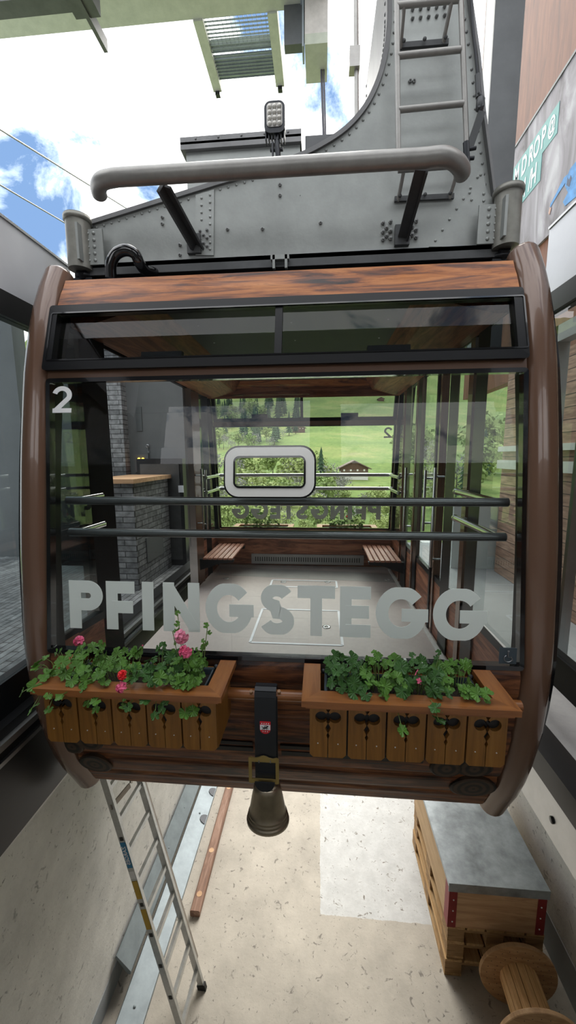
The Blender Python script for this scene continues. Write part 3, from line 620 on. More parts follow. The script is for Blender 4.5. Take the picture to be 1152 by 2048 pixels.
for far in (False, True):
    # corner pillars
    for x in (XL - .062, XR + .062):
        path = [mx((x, yfs(z) + .035, z), far) for z in zr(.835, -1.70, 26)]
        m = B(); m.tube(path, .063, 20)
        for e_, pp in ((path[0], path[1]), (path[-1], path[-2])): m.lathe([(.063 * math.cos(a_), .035 * math.sin(a_)) for a_ in [PI / 2 * j / 6 * .99 for j in range(7)]], e_, e_ - pp, 20)
        m.build('corner_pillar', 'brown_paint', cab)
        s = 1 if x > CX else -1
        fin = B()
        for a, b in zip(zr(.87, -1.66, 24), zr(.87, -1.66, 24)[1:]):
            xo = x + s * .058; q = []
            for z in (a, b):
                bul = .018 * math.sin(PI * (.87 - z) / 2.53)
                q += [[(xo, yfs(z) + .03, z), (xo + s * (.016 + bul), yfs(z) + .04, z), (xo + s * (.016 + bul), yfs(z) + .13, z), (xo, yfs(z) + .12, z)]]
            fin.hexa([mx(p, far) for p in q[0]] + [mx(p, far) for p in q[1]])
        fin.build('edge_seal', 'black_gloss', cab)
    sheet(.80, .655, out=-.0, th=.03, n=4, far=far).build('upper_wood_band', 'rustic_x', cab)
    # transom light: frame, two panes, divider, latches
    fr = rring(B(), XL - .012, XR + .0, .366, .656, .040, .012, .028, .05, far, 3).build('transom_frame', 'black_frame', cab)
    fbox(B(), CX - .018, CX + .012, .39, .63, .022, .03, far).build('divider', 'black_frame', fr)
    fbox(B(), XL, CX - .01, .395, .625, -.004, .006, far, 2).build('pane', 'glass_tint', fr)
    fbox(B(), CX, XR - .02, .395, .625, .006, .006, far, 2).build('pane', 'glass_tint', fr)
    for px0, px1 in ((275, 357), (737, 825)):
        a = at(px0, 695, Y=1.64).x; b = at(px1, 680, Y=1.64).x
        fbox(B(), a, b, .40, .445, -.016, .03, far).build('latch', 'ink', fr)
    rring(B(), XL, XR, .405, .622, .006, .01, .030, .012, far, 3).build('seal', 'black_gloss', fr)
    sheet(.372, .325, out=.004, th=.03, n=2, far=far).build('brown_rail', 'brown_paint', cab)
    # big window
    wf = rring(B(), XL - .004, XR + .004, -.836, .334, .018, .014, .010, .035, far, 3)
    ring = wf.build('windscreen_frame', 'black_gloss', cab)
    ho = (-.381, -.022, -.160, .036)     # outer box of the little sliding window
    g = B()
    for a, b, c, e in ((XL, ho[0] + .02, -.825, .325), (ho[1] - .02, XR, -.825, .325), (ho[0] + .02, ho[1] - .02, -.825, ho[2] + .02), (ho[0] + .02, ho[1] - .02, ho[3] - .02, .325)):
        if far: continue
        fbox(g, a, b, c, e, .004, .006, far, 8)
    if far: fbox(g, XL, XR, -.825, .325, .004, .006, far, 12)
    pane = g.build('windscreen', 'glass_clear' if far else 'glass_clear', ring)
    if not far:
        sw = rring(B(), ho[0], ho[1], ho[2], ho[3], .038, .055, .024, .04, far, 8, .022).build('sliding_window_frame', 'window_ring', cab)
        rring(B(), ho[0] - .007, ho[1] + .007, ho[2] - .007, ho[3] + .007, .008, .06, .018, .03, far, 8, .056).build('seal', 'black_gloss', sw)
        rring(B(), ho[0] + .034, ho[1] - .034, ho[2] + .034, ho[3] - .034, .008, .024, .027, .03, far, 8, .014).build('inner_seal', 'black_gloss', sw)
        fbox(B(), ho[0] + .038, ho[1] - .038, ho[2] + .038, ho[3] - .038, -.006, .004, far).build('pane', 'glass_clear', sw)
    zt, zb = at(560, 1172, Y=1.482).z, at(560, 1270, Y=1.476).z
    for ch, a, b in LX:
        cx_ = 1210 + (a - 137) * .026
        letter(ch, at(a, cx_, Y=1.48).x, at(b, cx_, Y=1.48).x, zb, zt, far).build('letter', 'letter_film', pane)
    letter('2', at(106, 800, Y=1.61).x, at(145, 800, Y=1.61).x, at(125, 826, Y=1.605).z, at(125, 772, Y=1.61).z, far, .17).build('numeral', 'crest_white', pane)
    if not far:
        sx0, sx1 = at(998, 1310, Y=1.476).x, at(1033, 1310, Y=1.476).x; sz0, sz1 = at(1015, 1327, Y=1.475).z, at(1015, 1296, Y=1.475).z
        st = fbox(B(), sx0, sx1, sz0, sz1, .007, .003).build('wheelchair_sticker', 'planter_grey', pane)
        m = B(); q = lambda u, v: Vector((lerp(sx0, sx1, u), yfs(sz0) - .009, lerp(sz0, sz1, v)))
        m.tube([q(.5 + .24 * math.cos(a), .36 + .22 * math.sin(a)) for a in [math.radians(120 + 20 * k) for k in range(13)]], .0016, 6)
        m.tube([q(.48, .74), q(.48, .45), q(.68, .45), q(.76, .22)], .0018, 6); m.disc(q(.48, .84), .004, .002, (0, -1, 0), 10)
        m.build('wheelchair_symbol', 'satin_steel', st)
    # lower wooden wall, outside and inside
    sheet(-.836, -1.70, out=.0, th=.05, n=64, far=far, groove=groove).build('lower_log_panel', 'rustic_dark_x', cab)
# inside face of the far wall (seen through the windscreen)
def inner(y, z0, z1, x0, x1, name, mat): B().box(x0, x1, y, y + .012, z0, z1).build(name, mat, cab)
inner(4.25, -1.22, -.836, XL, XR, 'inner_wood_wall', 'rustic_in_x'); inner(4.10, .60, .80, XL, XR, 'inner_wood_band', 'rustic_in_x')
# vent slots, peg rail, log ends on the front
for (a, b, pz0, pz1) in ((262, 505, 1478, 1486), (268, 505, 1492, 1502), (560, 850, 1500, 1508), (562, 850, 1515, 1526)):
    z0, z1 = at((a + b) / 2, pz1, Y=1.53).z, at((a + b) / 2, pz0, Y=1.53).z
    fbox(B(), at(a, 1490, Y=1.53).x, at(b, 1500, Y=1.53).x, z0, z1, .004, .02).build('vent_slot', 'ink', cab)
m = B(); zrail = at(560, 1392, Y=1.42).z
m.tube([(XL + .02, 1.425, zrail), (XR - .02, 1.425, zrail)], .022, 14).build('peg_rail', 'box_x', cab)
for px in (502, 558): B().tube([at(px, 1382, Y=1.40), at(px, 1394, Y=1.41) + Vector((0, .02, -.012))], .0065, 10).build('peg', 'box_z', cab)
for x in (-.95, -.40, .02, .55): B().box(x - .015, x + .015, 1.42, 1.50, zrail - .02, zrail + .02).build('rail_bracket', 'box_x', cab)
for px, py, rx, rz in ((185, 1478, 26, 16), (150, 1487, 22, 15), (192, 1527, 34, 20), (890, 1530, 30, 18), (945, 1530, 34, 16), (945, 1575, 42, 22)):
    c = at(px, py, Y=1.6); c.y = yfs(c.z) ; c = at(px, py, Y=yfs(c.z)); s_ = c.y / 770 * 1.15
    m = B(); m.lathe([(1e-4, .008), (.9, .008), (1, .003), (1, -.02)], (0, 0, 0), (0, -1, 0), 28, smooth=False)
    for v in m.v: v.x *= rx * s_; v.z *= rz * s_ * 1.5
    for v in m.v: v += Vector((c.x, yfs(c.z + v.z) - .006, c.z))
    o_ = m.build('log_end', 'log_end', cab); cc_ = Vector((c.x, c.y, c.z)) - Vector(cab['_o'])
    for v in o_.data.vertices: v.co -= cc_
    o_.location = cc_
# floor slab, underside, roof, ceiling
B().box(XL, XR, 1.57, 4.31, -1.30, -1.25).build('cabin_floor', 'cabin_floor', cab)
B().box(XL - .03, XR + .03, 1.75, 4.13, -1.70, -1.30).build('underbody', 'dark_steel', cab)
B().box(XL, XR, 1.99, 3.89, .80, .87).build('roof', 'dark_steel', cab)
cp = B().box(XL, XR, 1.84, 4.04, .765, .80).build('ceiling_panel', 'ceiling_grey', cab)
for x in (-.72, -.17, .38):
    for y in (2.0, 2.35, 2.7, 3.1, 3.6, 3.9): B().rivet((x, y, .765), .006, (0, 0, -1)).build('ceiling_screw', 'crest_white', cp)
for s, xe in ((1, XL), (-1, XR)):
    B().prism([(xe, 1.82, .765), (xe + s * .34, 1.82, .765), (xe + s * .28, 1.82, .66), (xe + s * .05, 1.82, .60), (xe, 1.82, .60)], (0, 2.24, 0)).build('ceiling_beam', 'rustic_in_y', cab)
# white outlined hatches in the floor
def fline(a, b, w_=.012): return B().bar((a[0], a[1], -1.2485), (b[0], b[1], -1.2485), w_, .003)
fh = thing
q = lambda px, py: at(px, py, Z=-1.25)
for quad, nm in (((q(500, 1285), q(685, 1290), q(675, 1222), q(528, 1218)), 'floor_hatch'), ((q(545, 1160), q(672, 1160), q(676, 1176), q(543, 1176)), 'floor_hatch')):
    x0 = quad[0].x; x1 = quad[1].x; ya = quad[0].y; yb = quad[2].y
    m = B()
    for a, b in (((x0, ya), (x1, ya)), ((x1, ya), (x1, yb)), ((x1, yb), (x0, yb)), ((x0, yb), (x0, ya))): m.bar((a[0], a[1], -1.2485), (b[0], b[1], -1.2485), .018, .003)
    m.build(nm, 'white_line', cab)
for px, py in ((567, 1164), (655, 1164), (452, 1157), (775, 1160), (653, 1254)):
    c = q(px, py); rg = B(); rg.lathe([(.012, .001), (.012, .003), (.03, .003), (.03, .001)], c, (0, 0, 1), 20); rg.build('floor_ring', 'satin_steel', cab)
B().prism([q(430, 1150), q(440, 1133), q(800, 1148), q(808, 1166)], (0, 0, .001)).build('floor_edge', 'grille', cab)
m = B().box(.755, .775, 1.7, 4.2, -1.25, -1.235).build('sill_strip', 'white_metal', cab)
# heater grille on the far wall
a, b = at(503, 1104, Y=4.24), at(727, 1130, Y=4.24)
gr = B().box(a.x, b.x, 4.225, 4.25, b.z, a.z - .02).build('heater_grille', 'grille', cab)
m = B(); n = 46
for k in range(n):
    x = lerp(a.x + .05, b.x - .05, k / (n - 1)); m.box(x - .005, x + .005, 4.222, 4.226, b.z + .03, a.z - .05)
m.build('slot', 'grille_slot', gr, kind='stuff')

# ------------------------------------------------------------------ cabin sides
def clip_panel(x0, x1, ya, yb, z0, z1, n=14):     # upright panel whose ends follow the bowed fronts
    f = [(max(ya, yfs(z) + .05), z) for z in zr(z0, z1, n)]; b = [(min(yb, 2 * YM - yfs(z) - .05), z) for z in zr(z0, z1, n)]
    m = B(); v = [(x, y, z) for (y, z), (y2, _) in zip(f, b) for x in (x0, x1) for y in (y, y2)]; fs = []
    for i in range(n):
        a = 4 * i; c = a + 4; fs += [(a, c, c + 1, a + 1), (a + 2, a + 3, c + 3, c + 2), (a, a + 2, c + 2, c), (a + 1, c + 1, c + 3, a + 3)]
    return m.add(v, fs + [(0, 1, 3, 2), (4 * n, 4 * n + 2, 4 * n + 3, 4 * n + 1)])
def sidewall(x, s, posts, name):          # s = +1: right wall
    x0, x1 = (x, x + .045) if s > 0 else (x - .045, x)
    for (ya, yb, wood_) in name:
        clip_panel(x0, x1, ya, yb, -1.28, -.86).build('side_wood_panel', 'rustic_in_y', cab)
        clip_panel(x0 + .015, x0 + .023, ya, yb, -.83, .62).build('side_glass', 'glass_side', cab)
        clip_panel(x0 - .004, x1 + .004, ya, yb, -.865, -.825, 2).build('side_seal', 'black_frame', cab)
    clip_panel(x0, x1, 1.5, 4.4, .60, .80, 4).build('side_header', 'black_frame', cab)
    for y, wd, mt in posts: clip_panel(x0 - .012 * (s > 0), x1 + .012 * (s < 0), y, y + wd, -1.28, .62).build('side_post', mt, cab)
    for fr_ in (0, 1):
        m = B()
        for a, b in zip(zr(-1.28, .62, 14), zr(-1.28, .62, 14)[1:]):
            q = [Vector((xx, yfs(z) + yo, z)) for z in (a, b) for xx, yo in ((x0, .045), (x1, .045), (x1, .10), (x0, .10))]
            m.hexa([Vector((p.x, 2 * YM - p.y, p.z)) if fr_ else p for p in q])
        m.build('corner_post', 'black_frame', cab)
RXW = .80
sidewall(RXW, 1, [(1.96, .14, 'black_frame'), (2.14, .06, 'brown_paint'), (2.34, .16, 'black_frame'), (2.66, .03, 'brown_paint'), (2.74, .03, 'black_frame'), (3.16, .10, 'black_frame'), (3.30, .04, 'brown_paint'), (3.52, .20, 'black_frame'), (3.80, .04, 'brown_paint')], [(1.5, 4.4, 1)])
sidewall(-1.165, -1, [(1.90, .17, 'black_frame'), (3.42, .05, 'satin_steel'), (3.55, .14, 'brown_paint'), (3.85, .12, 'black_frame')], [(1.5, 1.90, 1), (3.42, 4.4, 1)])  # first black post is added in place of a dark reflection
# door grab bars
def grab(x, y, z0, z1):
    s = 1 if x > CX else -1
    m = B(); m.tube([(x, y, z0), (x, y, z1)], .011, 12); m.tube([(x, y, z0 + .06), (x + s * .06, y, z0 + .06)], .008, 8); m.tube([(x, y, z1 - .06), (x + s * .06, y, z1 - .06)], .008, 8)
    m.build('grab_bar', 'chrome', cab)
for px, y0_, y1_, Y in ((815, 935, 1065, 3.55), (885, 935, 1135, 2.66), (860, 940, 1062, 2.9)):
    a = at(px, y0_, Y=Y); b = at(px, y1_, Y=Y); grab(min(a.x, .77), Y, b.z, a.z)
for px, y0_, y1_, Y in ((398, 938, 1058, 3.62), (408, 940, 1060, 3.75)):
    a = at(px, y0_, Y=Y); b = at(px, y1_, Y=Y); grab(max(a.x, -1.13), Y, b.z, a.z)
# hand rails, two at each end with short side returns
for far in (False, True):
    for z in (-.195, -.342):
        yy = 1.66; yb_ = 2.16
        if far: P = lambda x, y: Vector((x, 2 * YM - y, z - .01))
        else: P = lambda x, y: Vector((x, y, z))
        m = B(); m.tube([P(XL + .015, yy), P(XR - .015, yy)], .0185, 14); m.build('hand_rail', 'rail_dark' if not far else 'satin_steel', cab)
        for x in (XL + .05, XR - .05):
            m = B(); m.tube([P(x, yy), P(x, yb_)], .0165, 12); m.tube([P(x, yb_ - .002), P(x, yb_ + .012)], .019, 12)
            m.tube([P(x - .0, yb_ - .05), P(x + (.04 if x > CX else -.04), yb_ - .05)], .012, 8)
            if not far and x < CX: m = B(); m.tube([P(x, yy), P(x, yy + .22)], .0165, 12)
            m.build('side_rail', 'chrome', cab)

# slatted benches hinged to the side walls at the far end
def bench(x0, s, label):
    ya, yb = 3.55, 4.18; zt = -.97
    t = thing('slatted_bench', label, 'bench', (x0 + s * .15, 3.85, zt - .12), 'slatted benches at the far end of the cabin')
    for k in range(6):
        x = x0 + s * (.035 + k * .05); B().bbox(min(x, x + s * .042), max(x, x + s * .042), ya, yb, zt - .018, zt, .004).build('slat', 'bench_y', t)
    for y in (ya + .015, yb - .06):
        m = B(); m.prism([(x0 + s * .001, y, zt - .02), (x0 + s * .335, y, zt - .02), (x0 + s * .33, y, zt - .045), (x0 + s * .2, y, zt - .06), (x0 + s * .001, y, zt - .13)], (0, .045, 0)); m.build('support_arm', 'black_frame', t)
bench(-1.163, 1, 'reddish slatted bench against the left cabin wall at the far end')
bench(.797, -1, 'reddish slatted bench against the right cabin wall at the far end')

# ================================================================== FLOWER BOXES
def flower_box(xa, xb, label):
    yb_, yf_ = 1.452, 1.235; zt = -.828; zb_ = -1.06
    t = thing('flower_box', label, 'flower box', ((xa + xb) / 2, 1.35, zb_), 'carved flower boxes on the cabin')
    # mitred rim
    o = .028; wdt = .062
    A = [(xa - o, yf_ - o), (xb + o, yf_ - o), (xb + o, yb_), (xa - o, yb_)]; I = [(xa + wdt * .6, yf_ + wdt * .6), (xb - wdt * .6, yf_ + wdt * .6), (xb - wdt * .6, yb_), (xa + wdt * .6, yb_)]
    B().prism([(*A[0], zt - .022), (*A[1], zt - .022), (*I[1], zt - .022), (*I[0], zt - .022)], (0, 0, .022)).build('rim_board', 'box_x', t)
    B().prism([(*A[1], zt - .022), (*A[2], zt - .022), (*I[2], zt - .022), (*I[1], zt - .022)], (0, 0, .022)).build('rim_board', 'box_y', t)
    B().prism([(*A[3], zt - .022), (*A[0], zt - .022), (*I[0], zt - .022), (*I[3], zt - .022)], (0, 0, .022)).build('rim_board', 'box_y', t)
    m = B().box(xa - .014, xb + .014, yf_ - .014, yf_ - .0, zt - .036, zt - .022); m.build('rim_moulding', 'box_x', t)
    B().box(xa, xa + .018, yf_ + .018, yb_, zb_, zt - .022).build('side_board', 'box_z', t); B().box(xb - .018, xb, yf_ + .018, yb_, zb_, zt - .022).build('side_board', 'box_z', t)
    B().box(xa + .018, xb - .018, yb_ - .015, yb_, zb_, zt - .03).build('back_board', 'box_z', t)
    B().box(xa + .018, xb - .018, yf_ + .02, yb_ - .015, zb_ + .02, zb_ + .035).build('bottom_board', 'box_z', t)
    n = 5; gap = .006; wd = (xb - xa + gap) / n - gap; ztop = zt - .024; H = ztop - zb_
    for k in range(n):
        xm = xa + k * (wd + gap) + wd / 2
        for s in (-1, 1):
            prof = [(.0016, 0)]
            def dia(z, hh, r): return [(.0012, z - hh), (r, z), (.0012, z + hh)]
            prof += dia(.085, .012, .006) + dia(.114, .018, .0105)
            cz, r = .156, .0215                     # round lobe centred off the slit
            a0 = -2.75; ar = [(.0235 + r * math.cos(a_), cz + r * math.sin(a_)) for a_ in [lerp(-2.85, 2.85, j / 18) for j in range(19)]]
            prof += [(.006, cz - .018)] + [(max(.006, u), v) for u, v in ar] + [(.006, cz + .016)]
            prof += dia(.191, .017, .011) + [(.0012, H)]
            w2 = wd / 2
            poly = [(xm + s * u, yf_, zb_ + v) for u, v in prof] + [(xm + s * w2, yf_, zb_ + H), (xm + s * w2, yf_, zb_ + .012), (xm + s * (w2 - .012), yf_, zb_)]
            b = B().prism(poly, (0, .016, 0)).build('fretwork_board', 'box_z', t)
            B().disc((xm + s * w2 * .55, yf_ + .0, zb_ + .055), .0022, .0015, (0, -1, 0), 8).build('screw', 'white_metal', b)
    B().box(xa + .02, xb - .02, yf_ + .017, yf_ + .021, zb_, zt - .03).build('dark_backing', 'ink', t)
    pl = rtray(xa + .055, xb - .055, yf_ + .05, yb_ - .03, zt - .075, zt - .022); pl.build('planter_tray', 'planter_grey', t)
    B().box(xa + .062, xb - .062, yf_ + .057, yb_ - .037, zt - .07, zt - .045).build('soil', 'soil', t)
    for x in (xa + .05, xb - .05, CX * 0 + (xa + xb) / 2): B().lathe([(.011, 0), (.011, .006), (.004, .012), (.0003, .013)], (x, yb_ - .016, zt - .02), (0, -1, 0), 10).build('bolt', 'dark_steel', t)
    return t
def rtray(x0, x1, y0, y1, z0, z1):
    m = B(); t_ = .007
    m.box(x0, x1, y0, y0 + t_, z0, z1).box(x0, x1, y1 - t_, y1, z0, z1).box(x0, x0 + t_, y0 + t_, y1 - t_, z0, z1).box(x1 - t_, x1, y0 + t_, y1 - t_, z0, z1)
    m.tube([(x0, y0, z1), (x1, y0, z1), (x1, y1, z1), (x0, y1, z1), (x0, y0, z1)], .006, 8)
    return m
xa, xb = -1.015, -.365; xa2, xb2 = -.03, .635
fbL = flower_box(xa, xb, 'near left carved wooden flower box with pink geraniums')
fbR = flower_box(xa2, xb2, 'near right carved wooden flower box with one small pink bloom')

# geraniums -----------------------------------------------------------
def leaf(m, c, nrm_, r, roll):
    nrm_ = Vector(nrm_).normalized(); a, b = frame_of(nrm_); ca, sa = math.cos(roll), math.sin(roll); a, b = a * ca + b * sa, b * ca - a * sa
    n = 22; o = [Vector(c)]
    for k in range(n + 1):
        th = math.radians(-160 + 320 * k / n); f = 1 + .13 * math.cos(th * 5.6) + .05 * math.cos(th * 17)
        rr = r * f; dz = .18 * r * (1 if k % 2 else .25) + .10 * r * math.cos(2 * th)
        o.append(Vector(c) + a * math.cos(th) * rr + b * math.sin(th) * rr + nrm_ * dz)
    o += [p - nrm_ * .0007 for p in o]; k2 = n + 2
    m.add(o, [(0, i, i + 1) for i in range(1, n + 1)] + [(k2, k2 + i + 1, k2 + i) for i in range(1, n + 1)] + [(i, k2 + i, k2 + i + 1, i + 1) for i in range(1, n + 1)], False)
def bloom(name, mat, c, r, parent, npet=34, face=(0, -.8, .5)):
    m = B(); c = Vector(c); rr = random.Random(int(c.x * 1e4) & 255)
    nfl = max(1, npet // 5)
    for k in range(nfl):
        d_ = Vector((rr.gauss(0, 1), rr.gauss(0, 1), rr.gauss(0, 1))).normalized(); d_ = (d_ + Vector(face) * .9).normalized()
        fc = c + d_ * r * (.55 if nfl > 1 else 0) ; a, b = frame_of(d_); ro = rr.random() * 6
        for j in range(5):
            th = ro + 2 * PI * j / 5; u = a * math.cos(th) + b * math.sin(th); v = d_.cross(u); L_ = r * .62; W_ = r * .24
            p = [fc, fc + u * L_ * .5 + v * W_ + d_ * .15 * r, fc + u * L_ * .95 + v * W_ * .7 + d_ * .1 * r, fc + u * L_ * 1.03 + d_ * .04 * r, fc + u * L_ * .95 - v * W_ * .7 + d_ * .1 * r, fc + u * L_ * .5 - v * W_ + d_ * .15 * r]
            p += [q_ - d_ * .0008 for q_ in p]
            m.add(p, [(0, 1, 2, 3), (0, 3, 4, 5), (6, 9, 8, 7), (6, 11, 10, 9)], False)
    o = m.build(name, mat, parent); return o
def geranium(label, xc, hw, n, seed, flowers=(), tall=(), drape=0, group='geraniums in the near flower boxes', zb=-.872, hgt=.075, mat='leaf'):
    rr = random.Random(seed); t = thing('geranium', label, 'flowering plant', (xc, 1.35, zb), group)
    m = B(); st = B(); base = Vector((xc, 1.36, zb))
    for k in range(n):
        u = rr.uniform(-1, 1); x = xc + hw * u; y = rr.uniform(1.235, 1.43); z = zb + .04 + rr.random() * hgt * (1.15 - .5 * abs(u))
        if rr.random() < drape: y = rr.uniform(1.185, 1.225); z = rr.uniform(-.905, -.82)
        elif y < 1.28: z = max(z, -.812)
        nn = Vector((rr.gauss(0, .45) + .3 * u, -.55 + rr.gauss(0, .35), .8 + rr.gauss(0, .25)))
        c = Vector((x, y, z)); r = rr.uniform(.011, .026); leaf(m, c, nn, r, rr.random() * 6)
        s0 = Vector((lerp(xc, x, .55), lerp(1.36, y, .5), zb + .01)); st.tube([s0, (s0 + c) / 2 + Vector((0, 0, .02)), c], .0013, 5)
    for px, py, Y in tall:
        c = at(px, py, Y=Y); s0 = Vector((lerp(xc, c.x, .6), 1.37, zb)); st.tube([s0, lerp(s0, c, .6) + Vector((0, 0, .01)), c], .0016, 5)
        for j in range(4):
            q_ = lerp(s0, c, .62 + .38 * j / 3) + Vector((rr.uniform(-.012, .012), rr.uniform(-.01, .01), 0)); leaf(m, q_, (rr.gauss(0, .5), -.9, .5), rr.uniform(.007, .013), rr.random() * 6)
    m.build('foliage', mat, t)
    for (px, py, Y, r, mt, npet) in flowers:
        c = at(px, py, Y=Y); s0 = Vector((lerp(xc, c.x, .7), 1.36, zb)); st.tube([s0, lerp(s0, c, .6) + Vector((0, .008, 0)), c], .0015, 5); bloom('flower_head', mt, c, r, t, npet)
    st.build('stem', 'stem', t)
    return t
geranium('trailing geranium with broad pale leaves at the left end of the near left box', at(135, 1350, Y=1.33).x, .10, 40, 1, [(158, 1282, 1.38, .024, 'petal_pink', 40)], [(205, 1290, 1.40)], .14)
geranium('geranium with one red and one pink bloom hanging over the left box rim', at(235, 1350, Y=1.33).x, .10, 40, 2, [(245, 1350, 1.20, .020, 'petal_red', 30), (243, 1374, 1.19, .023, 'petal_pink', 34), (285, 1291, 1.40, .006, 'petal_pink', 5)], [(200, 1285, 1.40)], .09)
geranium('dark leaved geranium in the middle of the near left box', at(315, 1350, Y=1.33).x, .085, 38, 3, [], [], .13, mat='leaf_dark')
geranium('tall geranium with two large pink blooms at the right end of the left box', at(372, 1345, Y=1.33).x, .065, 34, 4, [(363, 1273, 1.33, .032, 'petal_light', 40), (371, 1303, 1.30, .029, 'petal_pink', 40)], [(355, 1228, 1.36), (415, 1252, 1.36), (408, 1288, 1.36), (398, 1300, 1.36), (345, 1262, 1.36)], .06)
geranium('bushy geranium at the left end of the near right box', at(695, 1350, Y=1.33).x, .07, 44, 5, [], [], .0, hgt=.09, mat='leaf_dark')
geranium('geranium with a stem drooping over the rim of the right box', at(765, 1360, Y=1.33).x, .07, 36, 6, [], [], .05, hgt=.085)
geranium('geranium with a single sparse pink bloom in the right box', at(838, 1362, Y=1.33).x, .075, 46, 8, [(832, 1345, 1.27, .020, 'petal_pink', 5), (838, 1362, 1.26, .018, 'petal_pink', 5)], [(880, 1305, 1.40)], .08, hgt=.085, mat='leaf_dark')
geranium('geranium with small leaves at the right end of the right box', at(920, 1365, Y=1.33).x, .07, 34, 9, [], [], .0, hgt=.075)
# boxes and plants on the far face, seen through both windows
def farcopy(src, label):
    o = Vector(src['_o']); l = mx(o, True); return dup(src, l, label, PI)
farcopy(fbL, 'far flower box beyond the far window, right of the centre line'); farcopy(fbR, 'far flower box beyond the far window, left of the centre line')
g1 = geranium('red geranium in the far box seen through the rear window on the right', -.70, .20, 80, 11, [(690, 1043, 4.5, .03, 'petal_red', 30)][:0], [], 0, 'geraniums in the far flower boxes', hgt=.20)
g2 = geranium('geranium in the far box seen through the rear window on the left', .33, .20, 80, 12, [], [], 0, 'geraniums in the far flower boxes', hgt=.20)
bloom('flower_head', 'petal_red', Vector(g1['_o']) + Vector((.0, -.02, .15)), .028, g1, 30)
bloom('flower_head', 'petal_pink', Vector(g2['_o']) + Vector((-.02, -.02, .14)), .024, g2, 30)
for g_ in (g1, g2):
    l = mx(Vector(g_['_o']), True); g_.location = l + Vector((0, 0, ZC)); g_.rotation_euler.z = PI

# ================================================================== COWBELL
zc = lambda px, py, Y: at(px, py, Y=Y)
t = thing('cowbell', 'bronze cowbell hanging by its black strap from the cabin front', 'cowbell', at(535, 1640, Y=1.39))
sa, sb = at(509, 1440, Y=1.385).x, at(552, 1440, Y=1.385).x
zt_ = at(530, 1384, Y=1.40).z; zbk = at(530, 1590, Y=1.385).z
path = [(1.45, zt_ - .03), (1.448, zt_ + .0), (1.435, zt_ + .012), (1.415, zt_ + .012), (1.400, zt_ + .002), (1.394, zt_ - .02), (1.388, zt_ - .15), (1.382, zbk + .02), (1.388, zbk - .02)]
m = B()
for (ya, za), (yb_, zb_) in zip(path, path[1:]):
    dv = Vector((0, yb_ - ya, zb_ - za)).normalized(); nn = Vector((0, dv.z, -dv.y)) * .004
    m.prism([Vector((sa, ya, za)), Vector((sa, ya, za)) + nn, Vector((sa, yb_, zb_)) + nn, Vector((sa, yb_, zb_))], (sb - sa, 0, 0))
strap = m.build('strap', 'leather', t)
m = B().box(sa, sb + .004, 1.402, 1.408, zbk - .02, zt_ - .02).build('strap_rear', 'leather', t)
# crest
xc = (sa + sb) / 2; zcst = at(527, 1454, Y=1.385).z
def shield(m, sx, z0, z1, y, th, r=1):
    pts = [(-1, 1), (-1, -.25)] + [(math.cos(a), -.25 + .85 * math.sin(a)) for a in [math.radians(180 + 15 * k) for k in range(1, 12)]] + [(1, -.25), (1, 1)]
    lo, hi = z0, z1; P_ = [(u * sx, v) for u, v in pts]
    return m.prism([(xc + u, y, zcst + max(lo, min(hi, v * .025))) for u, v in P_], (0, th, 0))
cs = shield(B(), .0215, -1, 1, 1.3835 - .002, .003).build('crest', 'crest_red', strap)
B().box(xc - .0205, xc + .0205, 1.3800, 1.3815, zcst - .009, zcst + .0125).build('crest_band', 'crest_white', cs)
m = B()
def ell(m, u, v, a, b, rot=0, y=1.3785):
    m.prism([(xc + u + a * math.cos(k) * math.cos(rot) - b * math.sin(k) * math.sin(rot), y, zcst + v + a * math.cos(k) * math.sin(rot) + b * math.sin(k) * math.cos(rot)) for k in [2 * PI * j / 12 for j in range(12)]], (0, .0016, 0))
ell(m, .0, .001, .0085, .0032, .15); ell(m, .0075, .0045, .004, .0022, .7); ell(m, .011, .0075, .0028, .0014, -.2)
for u0, v0, u1, v1 in ((-.006, 0, -.012, -.006), (-.005, 0, -.003, -.008), (.004, 0, .006, -.008), (.006, .001, .012, -.003), (.010, .009, .002, .0105), (-.008, .002, -.014, .007), (.002, .0105, -.004, .008)):
    m.bar((xc + u0, 1.3785, zcst + v0), (xc + u1, 1.3785, zcst + v1), .0016, .0016, (0, 1, 0))
m.build('crest_animal', 'ink', cs)
for k in range(4): B().disc((xc - .0135 + .009 * k, 1.3815, zcst + .0185), .0022, .0014, (0, -1, 0), 8).build('crest_dot', 'crest_white', cs)
for k in range(3): B().disc((xc - .009 + .009 * k, 1.3815, zcst - .0165), .0020, .0014, (0, -1, 0), 8).build('crest_dot', 'crest_white', cs)
for px in (518, 540):
    for py in (1491, 1510, 1548): c = at(px, py, Y=1.383); B().disc(c, .0022, .002, (0, -1, 0), 8).build('strap_hole', 'dark_steel', strap)
